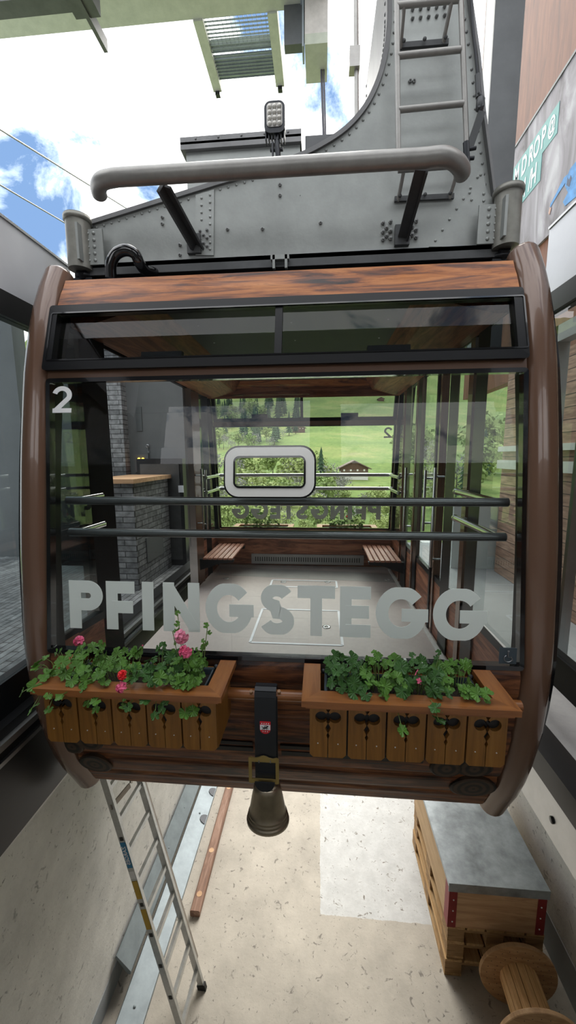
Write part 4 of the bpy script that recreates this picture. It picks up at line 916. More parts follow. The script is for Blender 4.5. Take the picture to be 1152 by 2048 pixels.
# buckle
bz0, bz1 = at(527, 1565, Y=1.375).z, at(527, 1513, Y=1.375).z; bxa, bxb = at(498, 1540, Y=1.375).x, at(558, 1540, Y=1.375).x; W_ = bxb - bxa
def wavy(zb_, s):
    top = [(bxa + W_ * u, zb_ + s * v) for u, v in ((0, .0), (0, .016), (.08, .019), (.2, .015), (.33, .018), (.42, .024), (.5, .026), (.58, .024), (.67, .018), (.8, .015), (.92, .019), (1, .016), (1, 0))]
    return [(x, 1.368, z) for x, z in top]
m = B().prism(wavy(bz1 - .020, 1), (0, .006, 0)).prism(wavy(bz0 + .020, -1), (0, .006, 0)).bbox(bxa, bxa + .013, 1.368, 1.374, bz0 + .02, bz1 - .02, .002).bbox(bxb - .013, bxb, 1.368, 1.374, bz0 + .02, bz1 - .02, .002)
bk = m.build('buckle', 'brass', t)
for px in (518, 541): c = at(px, 1523, Y=1.37); B().tube([c + Vector((0, .004, .012)), c + Vector((0, -.006, 0)), c + Vector((0, .008, -.012))], .0022, 6).build('prong', 'satin_steel', bk)
# bell body, slightly flattened, open at the mouth
bc = at(536, 1640, Y=1.395); Hb = at(536, 1560, Y=1.395).z - bc.z; rm = (at(579, 1625, Y=1.395).x - at(494, 1625, Y=1.395).x) / 2
prof = [(.30, 1.0), (.50, .985), (.60, .95), (.64, .85), (.73, .62), (.82, .38), (.875, .26), (.905, .25), (.905, .225), (.885, .215), (.90, .185), (.94, .175), (.94, .145), (.915, .135), (.935, .10), (.985, .09), (1.0, .05), (.99, 0), (.94, .0), (.90, .1), (.78, .4), (.6, .8), (.3, .95)]
m = B().lathe([(rm * r, Hb * h_) for r, h_ in prof], bc, (0, -.06, 1), 40, 1, .78)
m.build('bell_body', 'bell_metal', t)
B().lathe([(.0005, -.02), (.012, -.012), (.014, 0), (.01, .012), (.003, .02), (.003, .08)], bc + Vector((0, 0, .02)), (0, 0, 1), 12).build('clapper', 'dark_steel', t)
pts = [(xc + .04 * math.cos(a), 1.346, at(530, 1566, Y=1.346).z + .042 * math.sin(a) - .0) for a in [math.radians(180 + 15 * k) for k in range(13)]]
m = B().prism(pts, (0, .006, 0)); m.build('strap_tongue', 'leather', t)
B().box(xc - .036, xc + .036, 1.376, 1.40, at(530, 1563, Y=1.346).z - .012, at(530, 1560, Y=1.346).z + .004).build('strap_fold', 'leather', t)

# ================================================================== HANGER
HY0, HY1 = 2.10, 2.90
def hp(px, py, Y=HY0): return at(px, py, Y=Y)
top_px = [(175, 447), (300, 408), (435, 366), (530, 338), (590, 315), (640, 291), (690, 258), (728, 215), (753, 165), (768, 110), (775, 55), (776, 0), (776, -160)]
top_w = [hp(*p) for p in top_px]; top_c = [top_w[0], top_w[1], top_w[2]] + spline(top_w[2:], 5)[1:]
rt_px = [(925, -160), (933, 0), (951, 125), (961, 230), (983, 400), (995, 497)]
out_ = top_c + [hp(*p) for p in rt_px] + [hp(175, 538)]
hz = out_[-1].z
out_[-2].z = hz
hg = thing('cabin_hanger', 'riveted grey steel hanger arm above the cabin roof', 'hanger', (CX, 2.5, hz))
wp = B()
n = len(out_)
pl_ = [Vector((p.x, HY0, p.z)) for p in out_]
wp.prism(pl_, (0, .012, 0))
def rivrow(m, pts, sp=.045, off=0, r=.0065, y=HY0):
    for a, b in zip(pts, pts[1:]):
        L_ = (b - a).length; k = max(1, int(L_ / sp))
        for j in range(k): c = lerp(a, b, (j + .5) / k); m.rivet((c.x, y - .0005, c.z), r)
def inset(pts, dd):
    o = []
    for i, p in enumerate(pts):
        d_ = (pts[min(i + 1, len(pts) - 1)] - pts[max(i - 1, 0)]); nn = Vector((d_.z, 0, -d_.x)).normalized(); o.append(p + nn * dd)
    return o
rv = inset(top_c, .032)
acc = 0
for a, b in zip(rv, rv[1:]):
    L_ = (b - a).length; acc += L_
    while acc > .042: acc -= .042; c = b - (b - a).normalized() * min(acc, L_); wp.rivet((c.x, HY0, c.z), .0068)
hweb = wp.build('front_web_plate', 'hanger_grey', hg)
m = B(); m.prism([p + Vector((0, HY1 - HY0, 0)) for p in pl_], (0, .012, 0)); m.build('rear_web_plate', 'hanger_grey', hg)
# curved cover plate that closes the box girder, with its lip
m = B(); tc_ = inset(top_c, -.006)
for (a, b), (c, e_) in zip(zip(top_c, top_c[1:]), zip(tc_, tc_[1:])):
    m.hexa([(a.x, HY0 - .012, a.z), (b.x, HY0 - .012, b.z), (b.x, HY1 + .03, b.z), (a.x, HY1 + .03, a.z), (c.x, HY0 - .012, c.z), (e_.x, HY0 - .012, e_.z), (e_.x, HY1 + .03, e_.z), (c.x, HY1 + .03, c.z)])
    mid = (c + e_) / 2; nn = (c - a).normalized()
    for yy in (HY0 + .04, HY0 + .75): m.rivet((mid.x, yy, mid.z), .007, nn)
m.build('curved_flange', 'flange_grey', hg)
m = B(); lp = inset(top_c, .016)
for a, b, c, e_ in zip(top_c, top_c[1:], lp, lp[1:]):
    m.hexa([(c.x, HY0 - .014, c.z), (e_.x, HY0 - .014, e_.z), (e_.x, HY0 - .0, e_.z), (c.x, HY0 - .0, c.z), (a.x, HY0 - .014, a.z), (b.x, HY0 - .014, b.z), (b.x, HY0, b.z), (a.x, HY0, a.z)])
m.build('edge_angle', 'flange_grey', hg)
rp = [Vector((hp(*p).x, 0, hp(*p).z)) for p in rt_px]
m = B()
for a, b in zip(rp, rp[1:]): m.hexa([(a.x, HY0 - .03, a.z), (a.x + .012, HY0 - .03, a.z), (a.x + .012, HY1, a.z), (a.x, HY1, a.z), (b.x, HY0 - .03, b.z), (b.x + .012, HY0 - .03, b.z), (b.x + .012, HY1, b.z), (b.x, HY1, b.z)])
m.build('side_flange', 'flange_grey', hg)
m = B(); rr_ = [p + Vector((-.02, 0, 0)) for p in rp]
rivrow(m, rr_[1:], .045); m.build('rivet_row', 'rivet', hg, kind='stuff')
B().box(out_[-1].x, out_[-2].x, HY0 - .05, HY1 + .03, hz - .02, hz).box(out_[-1].x, out_[-2].x, HY0 - .05, HY0 - .04, hz - .055, hz).build('bottom_flange', 'hanger_dark', hg)
B().box(out_[-1].x + .02, out_[-2].x - .02, HY0 + .02, HY1, hz - .10, hz - .02).build('bottom_channel', 'hanger_dark', hg)
# splice and gusset plates
def plate(pxs, name, riv=None, mat='hanger_grey'):
    m = B(); P_ = [hp(*p) for p in pxs]; m.prism([(p.x, HY0 - .008, p.z) for p in P_], (0, .008, 0))
    for c in (riv or []): q_ = hp(*c); m.rivet((q_.x, HY0 - .008, q_.z), .0068)
    return m.build(name, mat, hg)
plate([(392, 392), (429, 381), (428, 512), (392, 512)], 'splice_plate', [(404, 398 + k * 14.5) for k in range(4)] + [(421, 392 + k * 14.5) for k in range(5)] + [(404, 500), (421, 500), (421, 487), (421, 473)])
plate([(857, 495), (963, 335), (972, 385), (990, 405), (992, 495)], 'gusset_plate', [(870 + k * 14, 483 - k * 21) for k in range(7)] + [(960, 352), (938, 388), (966, 390), (926, 400), (942, 402), (966, 404)])
plate([(600, 392), (600, 391), (601, 391), (601, 392)], 'seam_mark')
m = B()
for p in [(178 + 6, 452 + k * 14) for k in range(6)] + [(560, 370), (560, 391), (455, 459), (525, 458), (641, 446), (360, 510), (360, 490), (820, 163), (828, 163), (325, 435), (325, 448)]:
    q_ = hp(*p); m.lathe([(.009, 0), (.009, .006), (.004, .008), (.004, .014), (.0003, .015)], (q_.x, HY0, q_.z), (0, -1, 0), 6, smooth=False)
for r_ in range(2):
    for k in range(5): q_ = hp(825 + k * 16, 20 + r_ * 18 - k * 1.5); m.lathe([(.008, 0), (.008, .005), (.004, .012), (.0003, .013)], (q_.x, HY0, q_.z), (0, -1, 0), 6, smooth=False)
m.build('bolt_set', 'rivet', hg, kind='stuff')
for cx_, cy_ in ((409, 478), (765 + 7, 465), (823, 463)):
    for dx, dy in ((-8, -14), (6, -16), (-1, -6), (-8, 2), (6, 0), (-1, 10), (-8, 17), (6, 16)) if cx_ < 500 else ((-6, -18), (9, -20), (1, -8), (-6, 0), (9, -2), (1, 8), (-6, 15), (9, 13)):
        q_ = hp(cx_ + dx, cy_ + dy); B().lathe([(.010, 0), (.010, .009), (.006, .010), (.006, .018), (.0003, .019)], (q_.x, HY0, q_.z), (0, -1, 0), 6, smooth=False).build('strut_bolt', 'rivet', hg)
# bumper tube on two dark struts
BY = 1.74
bp_ = [at(199, 388, Y=BY + .10), at(197, 374, Y=BY + .06), at(206, 361, Y=BY + .02), at(232, 355, Y=BY)] 
bl = spline(bp_, 4)[:-1] + [at(x, lerp(355, 316, (x - 232) / 620), Y=BY) for x in range(232, 852, 60)] + spline([at(852, 316, Y=BY), at(885, 313, Y=BY), at(908, 321, Y=BY + .03), at(922, 336, Y=BY + .08), at(924, 347, Y=BY + .12)], 4)
bm = B().tube(bl, .0335, 20).build('bumper_tube', 'tube_grey', hg)
for a, b in ((at(318, 366, Y=BY + .02), hp(392, 497)), (at(846, 330, Y=BY + .02), hp(805, 480))):
    m = B(); a = a + Vector((0, .02, 0)); m.bar(a, b, .052, .018, (0, -1, .2)); m.bar(a + Vector((.022, 0, 0)), b + Vector((.022, 0, 0)), .010, .05, (0, -1, .2))
    m.build('bumper_strut', 'hanger_dark', hg)
    B().box(b.x - .04, b.x + .03, HY0 - .022, HY0, b.z - .03, b.z + .06).build('strut_foot', 'hanger_dark', hg)
# access ladder on the arm
LYY = 2.0
def lp_(px, py): return at(px, py, Y=LYY)
for a, b in (((792, -160), (797, 335)), ((915, -160), (934, 305))): B().tube([lp_(*a), lp_(*b)], .0115, 12).build('ladder_rail', 'tube_grey', hg)
for a, b in (((794, 11), (918, -1)), ((795, 112), (921, 99)), ((797, 220), (927, 207)), ((796, 340), (930, 330)), ((793, -95), (915, -107))): B().tube([lp_(*a), lp_(*b)], .0125, 12).build('ladder_rung', 'tube_grey', hg)
for a, b in (((808, 12), (801, 97)), ((903, 3), (886, 88)), ((808, 340), (796, 402)), ((918, 332), (899, 397))): B().tube([lp_(*a), hp(b[0], b[1], HY0 - .01)], .0085, 10).build('ladder_standoff', 'tube_grey', hg)
for a, b in (((797, 98), (895, 90)), ((788, 402), (906, 396))):
    p, q_ = hp(*a), hp(*b); m = B(); m.bar((p.x, HY0 - .012, p.z), (q_.x, HY0 - .012, q_.z), .022, .012, (0, 1, 0))
    for k in (.08, .5, .92): c = lerp(p, q_, k); m.rivet((c.x, HY0 - .03, c.z + .004), .009)
    m.build('standoff_plate', 'hanger_dark', hg)
# lifting link beside the ladder
m = B(); m.tube([at(938, -100, Y=1.98), at(945, 40, Y=1.98), at(955, 150, Y=1.98)], .006, 8); m.build('safety_cable', 'dark_steel', hg)
m = B(); m.tube([at(955, 150, Y=1.98), at(957, 195, Y=1.98)], .012, 8); m.lathe([(.006, -.03), (.017, -.02), (.017, .02), (.006, .03)], at(960, 208, Y=1.98), (0, 0, 1), 8); m.tube([at(957, 185, Y=1.97), at(968, 198, Y=1.97), at(966, 212, Y=1.97), at(955, 216, Y=1.97)], .006, 8)
m.build('turnbuckle', 'hanger_dark', hg)
m = B(); m.bar(at(963, 225, Y=1.98), at(939, 296, Y=2.0), .03, .02, (0, 1, 0)); m.build('link_bar', 'hanger_dark', hg)
m = B(); m.tube([at(928, 300, Y=1.99), at(952, 296, Y=1.99)], .008, 8); m.tube([at(930, 318, Y=1.99), at(948, 316, Y=1.99)], .008, 8); m.tube([at(932, 285, Y=1.99), at(934, 330, Y=1.99)], .014, 8); m.build('link_bolt', 'dark_steel', hg)
# spring cylinders at both ends
for (x0, y0_, x1, y1_) in ((155, 440, 162, 541), (1017, 385, 1010, 497)):
    a, b = at(x0, y0_, Y=2.04), at(x1, y1_, Y=2.04); d_ = (b - a)
    cy = B().tube([a, b], .058, 24); cy.lathe([(.058, -.01), (.066, -.008), (.066, .012), (.058, .014)], a, d_, 24); cy.disc(a - d_.normalized() * .012, .064, .006, d_, 24)
    c_ = cy.build('spring_cylinder', 'cylinder_grey', hg)
    s = 1 if x0 < 500 else -1
    m = B(); m.box(min(a.x + s * .03, a.x + s * .13), max(a.x + s * .03, a.x + s * .13), 2.03, 2.04, b.z + .02, a.z - .05)
    m.box(a.x + s * .035 - .006, a.x + s * .035 + .006, 1.965, 2.05, b.z + .02, a.z - .05)
    for k in range(5): m.rivet((a.x + s * .085, 2.03, lerp(b.z + .04, a.z - .07, k / 4)), .009); m.rivet((a.x + s * .055, 2.03, lerp(b.z + .04, a.z - .07, k / 4)), .006)
    m.build('cylinder_bracket', 'hanger_grey', hg)
    m = B(); m.tube([b, (b.x, 2.1, .90)], .026, 14); m.lathe([(.03, 0), (.052, .004), (.052, .02), (.03, .024)], (b.x, 2.08, .92), (0, 0, 1), 16); m.build('suspension_rod', 'dark_steel', hg)
    B().box(b.x - .05, b.x + .05, 2.05, 2.2, .875, .92).build('rod_seat', 'dark_steel', cab)
# black arched hose on the roof
m = B().tube(spline([at(222, 556, Y=1.93), at(222, 528, Y=1.92), at(232, 508, Y=1.92), at(252, 500, Y=1.92), at(270, 508, Y=1.93), at(279, 526, Y=1.95), at(290, 540, Y=2.0), at(310, 546, Y=2.06)], 6), .026, 16)
setp(m.build('black_hose', 'black_gloss'), 'glossy black arched hose rising from the cabin roof at the left', 'hose')
# small fittings between roof and hanger
m = B(); c = at(560, 520, Y=2.02); m.bar(c + Vector((-.03, 0, .02)), c + Vector((-.03, 0, -.04)), .012, .02, (0, 1, 0)); m.bar(c + Vector((.03, 0, .02)), c + Vector((.03, 0, -.04)), .012, .02, (0, 1, 0)); m.box(c.x - .045, c.x + .045, c.y - .01, c.y + .02, c.z - .0, c.z + .02)
m.build('roof_bracket', 'hanger_grey', hg)
for x in (-.9, -.05, .02, .55): B().tube([(x, 2.15, hz - .02), (x + .01, 2.25, .88)], .012, 8).build('roof_cable', 'dark_steel', hg)
B().box(-.95, .6, 2.5, 2.56, .88, hz - .02).build('roof_mount', 'hanger_dark', hg)
# maintenance box behind the arm
a, b = at(372, 300, Y=2.96), at(600, 284, Y=2.96)
zt_b = at(372, 296, Y=2.96).z
t = thing('service_platform', 'grey steel service trough behind the hanger arm', 'platform', ((a.x + b.x) / 2, 3.2, zt_b - .6))
B().box(a.x, b.x, 2.96, 3.5, zt_b - .55, zt_b - .03).build('trough', 'hanger_grey', t)
m = B().box(a.x - .03, b.x + .01, 2.93, 3.5, zt_b - .03, zt_b + .015).box(a.x - .03, b.x + .01, 2.93, 2.945, zt_b - .0, zt_b + .045)
for k in range(5): m.rivet((lerp(a.x, b.x, .1 + .2 * k), 2.93, zt_b + .03), .008)
m.build('rim', 'flange_grey', t)
B().box(b.x + .035, b.x + .35, 2.96, 3.5, zt_b - .55, zt_b + .02).build('end_section', 'hanger_dark', t)
# flood light
c = at(549, 233, Y=2.5); s_ = 2.5 / 770
t = thing('flood_light', 'square LED flood light on a post behind the bumper tube', 'light', at(556, 310, Y=2.5))
def rrect(cx, cz, hx, hz_, r, y, n=6):
    o = []
    for sx, sz, a0 in ((1, 1, 0), (-1, 1, 90), (-1, -1, 180), (1, -1, 270)):
        for k in range(n): a_ = math.radians(a0 + 90 * k / (n - 1)); o.append((cx + sx * (hx - r) + r * math.cos(a_), y, cz + sz * (hz_ - r) + r * math.sin(a_)))
    return o
B().prism(rrect(c.x, c.z, 18.5 * s_, 25 * s_, 11 * s_, 2.5), (0, .05, 0)).build('housing', 'dark_steel', t)
ln = B().prism(rrect(c.x, c.z + 2 * s_, 14 * s_, 18.5 * s_, 6 * s_, 2.496), (0, .005, 0)).build('lens_plate', 'tube_grey', t)
for i in range(3):
    for j in range(4): B().lathe([(4.0 * s_, 0), (3.6 * s_, .006), (2 * s_, .010), (.0003, .011)], (c.x + (i - 1) * 8.6 * s_, 2.496, c.z + (1.7 - j) * 8.8 * s_), (0, -1, 0), 14).build('lens', 'lens', ln)
m = B()
for k in range(7): x = c.x + (k - 3) * 5.5 * s_; m.box(x - .003, x + .003, 2.51, 2.56, c.z - 33 * s_, c.z - 20 * s_)
m.build('cooling_fin', 'dark_steel', t, kind='stuff')
m = B(); m.tube([c + Vector((.01, .03, -.08)), c + Vector((.015, .02, -.16)), at(557, 320, Y=2.52)], .016, 10); m.tube([c + Vector((-.03, .03, -.15)), c + Vector((.045, .03, -.15))], .010, 8); m.tube([c + Vector((-.012, .0, -.13)), c + Vector((-.012, .0, -.22))], .006, 6)
m.tube([at(557, 318, Y=2.52), at(557, 345, Y=2.52)], .014, 8)
m.build('post', 'dark_steel', t)

# ================================================================== STATION STEEL, ROOF EDGE, MURAL
def gb(px0, px1, pyb, Y, hgt, dep, mat, name, lab=None, cat=None):
    a, b = at(px0, pyb, Y=Y), at(px1, pyb - (px1 - px0) * .097, Y=Y); m = B().box(a.x, b.x, Y, Y + dep, a.z, a.z + hgt); o = m.build(name, mat)
    if lab: setp(o, lab, cat)
    else: o['kind'] = 'structure'
    return o
GY = 5.0
zg = at(0, 78, Y=GY).z
setp(B().box(-6, at(600, 20, Y=GY).x + .3, GY - .5, GY, zg - .0, zg + .10).box(-6, .1, GY - .05, GY, zg + .1, zg + .8).build('roof_girder', 'green_steel'), 'pale green steel girder crossing overhead at the top left', 'girder')
a = at(0, 28, Y=4.2); b = at(165, 14, Y=4.2)
m = B().box(a.x - 2, b.x, 4.1, 4.25, a.z, a.z + .3); c = at(172, 25, Y=4.15); m.box(c.x - .13, c.x + .12, 4.0, 4.2, c.z, c.z + .5).box(c.x - .02, c.x + .02, 3.95, 4.5, c.z - .02, c.z + .1)
setp(m.build('ceiling_rail', 'hanger_dark'), 'dark rail with hanging bracket under the green girder at top left', 'rail')
# grating platform
gz = at(395, 38, Y=GY).z
x0, x1 = at(408, 45, Z=gz).x, at(535, 20, Z=gz).x; ya_, yb_ = GY, at(500, 158, Z=gz).y
t = thing('grating_platform', 'steel grating maintenance platform between two green beams overhead', 'platform', ((x0 + x1) / 2, (ya_ + yb_) / 2, gz))
for x in (x0 - .06, x1 + .05):
    bmm = B().box(x - .055, x + .055, ya_, yb_ + .12, gz - .02, gz + .12).build('side_beam', 'green_steel', t)
    B().box(x - .03, x + .03, yb_ + .10, yb_ + .16, gz - .06, gz + .02).build('end_bracket', 'dark_steel', bmm)
m = B(); k = ya_
while k < yb_: m.box(x0, x1, k, k + .006, gz, gz + .014); k += .042
x = x0
while x < x1: m.box(x, x + .004, ya_, yb_, gz + .008, gz + .014); x += .05
m.build('grating', 'galv', t)
B().box(x0, x1, ya_ + .32, ya_ + .42, gz + .04, gz + .09).build('cross_beam', 'galv', t); B().box(x0, x1, yb_ - .28, yb_, gz + .032, gz + .036).build('tread_plate', 'galv', t)
# concrete counterweight block and its bracket
a, b = at(612, 108, Y=GY), at(655, 96, Y=GY)
t = thing('sheave_bracket', 'green and concrete grey block with steel bracket right of the grating platform', 'bracket', ((a.x + b.x) / 2, GY, a.z))
q0 = at(570, 115, Y=GY + .05)
B().box(q0.x, a.x - .02, GY - .05, GY + .05, q0.z + .03, q0.z + .55).build('steel_plate', 'column_grey', t); B().box(a.x - .04, a.x - .02, GY - .1, GY + .1, q0.z - .04, q0.z + .62).build('side_plate', 'galv', t)
B().box(a.x - .01, b.x, GY - .1, GY + .35, a.z, a.z + .10).build('green_foot', 'green_steel', t); B().box(a.x - .01, b.x, GY - .1, GY + .35, a.z + .10, a.z + .42).build('concrete_block', 'concrete_light', t)
B().box(a.x - .06, b.x, GY - .1, GY + .35, a.z + .42, a.z + .9).build('steel_top', 'galv', t)
m = B(); m.tube([at(641, 85, Y=5.2), at(648, 300, Y=5.2)], .014, 8); m.tube([at(646, 85, Y=5.2), at(652, 300, Y=5.2)], .010, 8)
m.build('hanging_cable', 'cable', t)
m = B(); m.tube([at(712, -20, Y=3.3), at(714, 300, Y=3.3)], .017, 8); cc = at(708, 130, Y=3.3); m.box(cc.x - .035, cc.x + .04, 3.26, 3.34, cc.z - .04, cc.z + .09)
setp(m.build('vertical_pipe', 'tube_grey'), 'thin grey vertical pipe with clamp left of the hanger arm', 'pipe')
# steel column on the right
CYY = 3.6
xa_ = at(985, 100, Y=CYY).x; xb_ = at(1044, 100, Y=CYY).x
cl = B().box(xa_, xb_, CYY, CYY + .012, 1.0, 7).build('column_front', 'column_grey') if False else None
t = thing('steel_column', 'grey steel column rising beside the hanger at the right', 'column', ((xa_ + xb_) / 2, CYY + .15, 1.0))
B().box(xa_, xb_, CYY, CYY + .02, .9, 7).build('front_flange', 'column_grey', t); B().box(xa_, xa_ + .015, CYY + .02, CYY + .17, .9, 7).build('side_plate', 'column_skylit', t); B().box(xa_, xb_, CYY + .17, CYY + .19, .9, 7).build('rear_flange', 'column_grey', t)  # left side plate coloured paler, as lit by the sky
# side wall high on the right, with the mural
MX = 2.6
struct('wall_side', B().box(MX, MX + .15, 1.6, 7.5, 1.0, 9.0).box(MX, MX + .15, -2.5, 5.1, PT, 1.0), 'facade')
struct('trim_7', B().box(MX - .06, MX, 4.35, 4.5, 4.2, 9), 'facade')
zt_m = 1.556 * MX; zb_m = .95 * MX
t = thing('mural', 'photo mural of grey rock with teal lettering on the right wall', 'mural', (MX - .02, 4, zb_m))
B().box(MX - .03, MX - .002, 2.0, 7.3, zb_m, zt_m).build('rock_print', 'mural_rock', t); B().box(MX - .04, MX - .002, 2.0, 7.3, zt_m, zt_m + .03).build('top_edge', 'column_grey', t)
def on_m(px, py): return at(px, py, X=MX - .034)
for (pa, pb, nm) in (((1118, 203), (1030, 345), 0), ((1083, 300), (1025, 400), 1)): pass
r1t, r1b = on_m(1117, 205).z, on_m(1117, 262).z; y1a = on_m(1117, 230).y
r2b = r1b - (r1t - r1b) * .92; y2a = on_m(1083, 320).y
B().box(MX - .034, MX - .03, y1a, 7.2, r1b, r1t).build('teal_panel', 'teal', t); B().box(MX - .034, MX - .03, y2a, 7.2, r2b, r1b).build('teal_panel', 'teal', t)
def mtext(s, size, yc, zc_):
    m = B(); text_on(m, s, size, (MX - .0365, yc, zc_), (0, -.60, 0), (0, 0, 1), size * .028); o = m.build('lettering', 'mural_white', t, recalc=False)
hh = r1t - r1b
for ch, px, py in (('@', 1105, 238), ('P', 1088, 268), ('O', 1074, 290), ('D', 1049, 325), ('M', 1034, 347)):
    c = on_m(px, py); mtext(ch, hh * (.72 if ch == '@' else .95), c.y, (r1t + r1b) / 2)
for ch, px, py in (('H', 1070, 322), ('/', 1062, 335), ('M', 1048, 352), ('K', 1035, 372)):
    c = on_m(px, py); mtext(ch, hh * .98, c.y, (r2b + r1b) / 2)
c = on_m(1063, 305); mtext('R', hh * .95, c.y, (r1t + r1b) / 2)
# flying figure in a blue suit printed on the mural
def poly_m(pts, mat, name, o=.0015): 
    m = B(); P_ = [on_m(*p) for p in pts]; m.prism([(MX - .033, p.y, p.z) for p in P_], (-o, 0, 0)); m.build(name, mat, t)
poly_m([(1152, 330), (1142, 345), (1133, 362), (1118, 385), (1108, 402), (1099, 418), (1101, 408), (1108, 395), (1128, 355), (1136, 348), (1140, 338), (1170, 300)][::1], 'jacket_blue', 'printed_figure')
poly_m([(1180, 300), (1142, 342), (1133, 352), (1130, 372), (1136, 385), (1126, 404), (1130, 412), (1180, 370)], 'jacket_blue', 'printed_figure', .0025)
poly_m([(1136, 354), (1133, 370), (1139, 374), (1144, 356), (1142, 350), (1138, 360)], 'jacket_dark', 'printed_harness', .0035)
poly_m([(1100, 414), (1097, 426), (1099, 430), (1103, 416)], 'skin', 'printed_hand', .0035)

# glazed side screens either side of the docking bay, light panel above
def screen(x, s, zt0, zt1, zb0, y0, y1, label):
    t = thing('side_screen', label, 'glass screen', (x, (y0 + y1) / 2, zb0 - .15), 'glazed docking screens')
    xo = x + s * .05
    B().box(min(x, xo), max(x, xo), y0, y1, zt0, zt1).build('upper_panel', 'panel_grey', t)
    B().box(min(x, xo) - .006, max(x, xo) + .006, y0, y1, zt1, zt1 + .012).build('top_rail', 'satin_steel', t)
    B().box(min(x - s * .02, xo), max(x - s * .02, xo), y0, y1, zt0 - .11, zt0).build('top_frame', 'black_frame', t)
    B().box(min(x, x + s * .008), max(x, x + s * .008), y0, y1, zb0, zt0 - .11).build('pane', 'glass_side', t)
    B().box(min(x - s * .01, xo), max(x - s * .01, xo), y0, y1, zb0 - .17, zb0).build('bottom_frame', 'black_frame', t)
    B().box(min(x - s * .012, xo), max(x - s * .012, xo), y1 - .03, y1, zb0, zt0 - .11).build('end_post', 'black_frame', t)
    B().box(min(x - s * .004, xo), max(x - s * .004, xo), y0 + .55, y0 + .58, zb0, zt0 - .11).build('mullion', 'black_frame', t)
    return t
screen(-1.42, -1, .735, 1.06, -1.0, .4, 2.25, 'glazed screen with grey top panel at the left edge')
screen(1.26, 1, .87, 1.235, -1.05, .4, 2.45, 'glazed screen with grey top panel at the right edge')
# slim pale window frame visible right of the cabin
a = at(1112, 660, X=1.5)
t = thing('window_frame_post', 'pale metal window frame just right of the cabin', 'frame', (1.5, a.y, -1.4))
B().box(1.48, 1.56, a.y - .06, a.y, -1.4, .80).build('post', 'white_metal', t); B().box(1.48, 1.56, a.y - .5, a.y + .7, .70, .80).build('head', 'white_metal', t); B().box(1.52, 1.58, a.y - .30, a.y - .27, -1.4, .7).build('guide', 'satin_steel', t)
# weathered plank wall outside the right cabin windows
o = B().box(2.2, 2.3, .6, 4.9, PT, .95); setp(o.build('plank_wall', 'plank_wall'), 'weathered pale plank wall seen through the right side glass', 'wall panel')
setp(B().box(2.14, 2.20, 2.5, 4.9, -.16, -.06).box(2.14, 2.2, 2.5, 4.9, .04, .10).build('guard_rail', 'white_metal'), 'white horizontal guard boards in front of the plank wall', 'guard rail')
setp(B().box(1.7, 2.6, 5.0, 5.08, PT, -.55).build('parapet_panel', 'panel_white'), 'pale low parapet panel behind the right platform', 'panel')
# station room on the left, seen through the open cabin door
WY = 4.55
struct('wall_room', B().box(-3.43, -1.52, WY, WY + .2, -1.27, 1.75).box(-7, -3.66, WY, WY + .2, -1.27, 1.75), 'wall_dark')
xs0, xs1 = at(197, 850, Y=WY - .12).x, at(246, 850, Y=WY - .12).x
setp(B().box(xs0, xs1, WY - .12, WY, -1.27, 1.75).build('stone_pillar', 'stone_front'), 'narrow grey stone clad pillar against the dark wall at left', 'pillar')
t = thing('stone_counter', 'grey stone clad counter with wooden top beside the left platform', 'counter', (-1.95, 3.8, -1.27))
B().box(-2.15, -1.72, 3.42, 3.44, -1.27, -.24).box(-2.15, -1.74, 4.22, 4.24, -1.27, -.24).build('front_cladding', 'stone_front', t); B().box(-1.74, -1.72, 3.44, 4.24, -1.27, -.24).box(-2.15, -2.13, 3.44, 4.22, -1.27, -.24).build('side_cladding', 'stone_side', t)
B().box(-2.18, -1.69, 3.38, 4.28, -.24, -.20).build('counter_top', 'pine_x', t)
B().box(-1.722, -1.712, 3.62, 4.02, -1.05, -.80).build('niche', 'wall_dark', t)
m = B(); a = at(110, 940, Y=4.3); b = at(375, 1010, Y=4.3)
t = thing('control_desk', 'black control cabinet standing against the dark room wall', 'cabinet', ((a.x + b.x) / 2, 4.35, -1.27))
B().box(-3.1, -2.62, 4.2, WY - .01, -1.27, -.10).build('body', 'black_frame', t); B().box(-3.14, -2.60, 4.15, WY - .01, -.10, -.06).build('worktop', 'hanger_dark', t)
B().box(-2.85, -2.60, 4.192, 4.2, -.5, -.2).build('panel', 'dark_steel', t)
t = thing('door_cabinet', 'tall dark cabinet door with small notices near the cabin doorway', 'cabinet', (-1.72, 4.4, -1.27))
B().box(-2.10, -1.56, 4.30, WY - .01, -1.27, -.02).build('body', 'dark_steel', t); B().box(-2.06, -1.60, 4.292, 4.3, -1.2, -.08).build('door', 'hanger_dark', t)
c = at(362, 978, Y=4.29); B().box(c.x - .03, c.x + .03, 4.286, 4.292, c.z - .04, c.z + .04).build('notice', 'white_line', t)
c = at(283, 928, Y=WY - .02)
t = thing('signal_lamp_panel', 'small signal panel with two yellow lamps and one red lamp', 'signal lamps', c)
B().box(c.x - .09, c.x + .09, WY - .02, WY, c.z - .10, c.z + .12).build('plate', 'wall_dark', t)
for px, py, mt in ((278, 918, 'lamp_yellow'), (286, 918, 'lamp_yellow'), (278, 936, 'lamp_red')):
    q_ = at(px, py, Y=WY - .02); B().lathe([(.016, 0), (.014, .01), (.0004, .014)], q_, (0, -1, 0), 14).build('signal_lamp', mt, t)
c = at(278, 838, Y=WY - .005); setp(B().box(c.x - .035, c.x + .035, WY - .008, WY, c.z - .14, c.z + .14).build('notice_sheet', 'column_grey'), 'narrow grey notice sheet on the dark wall right of the pillar', 'notice')
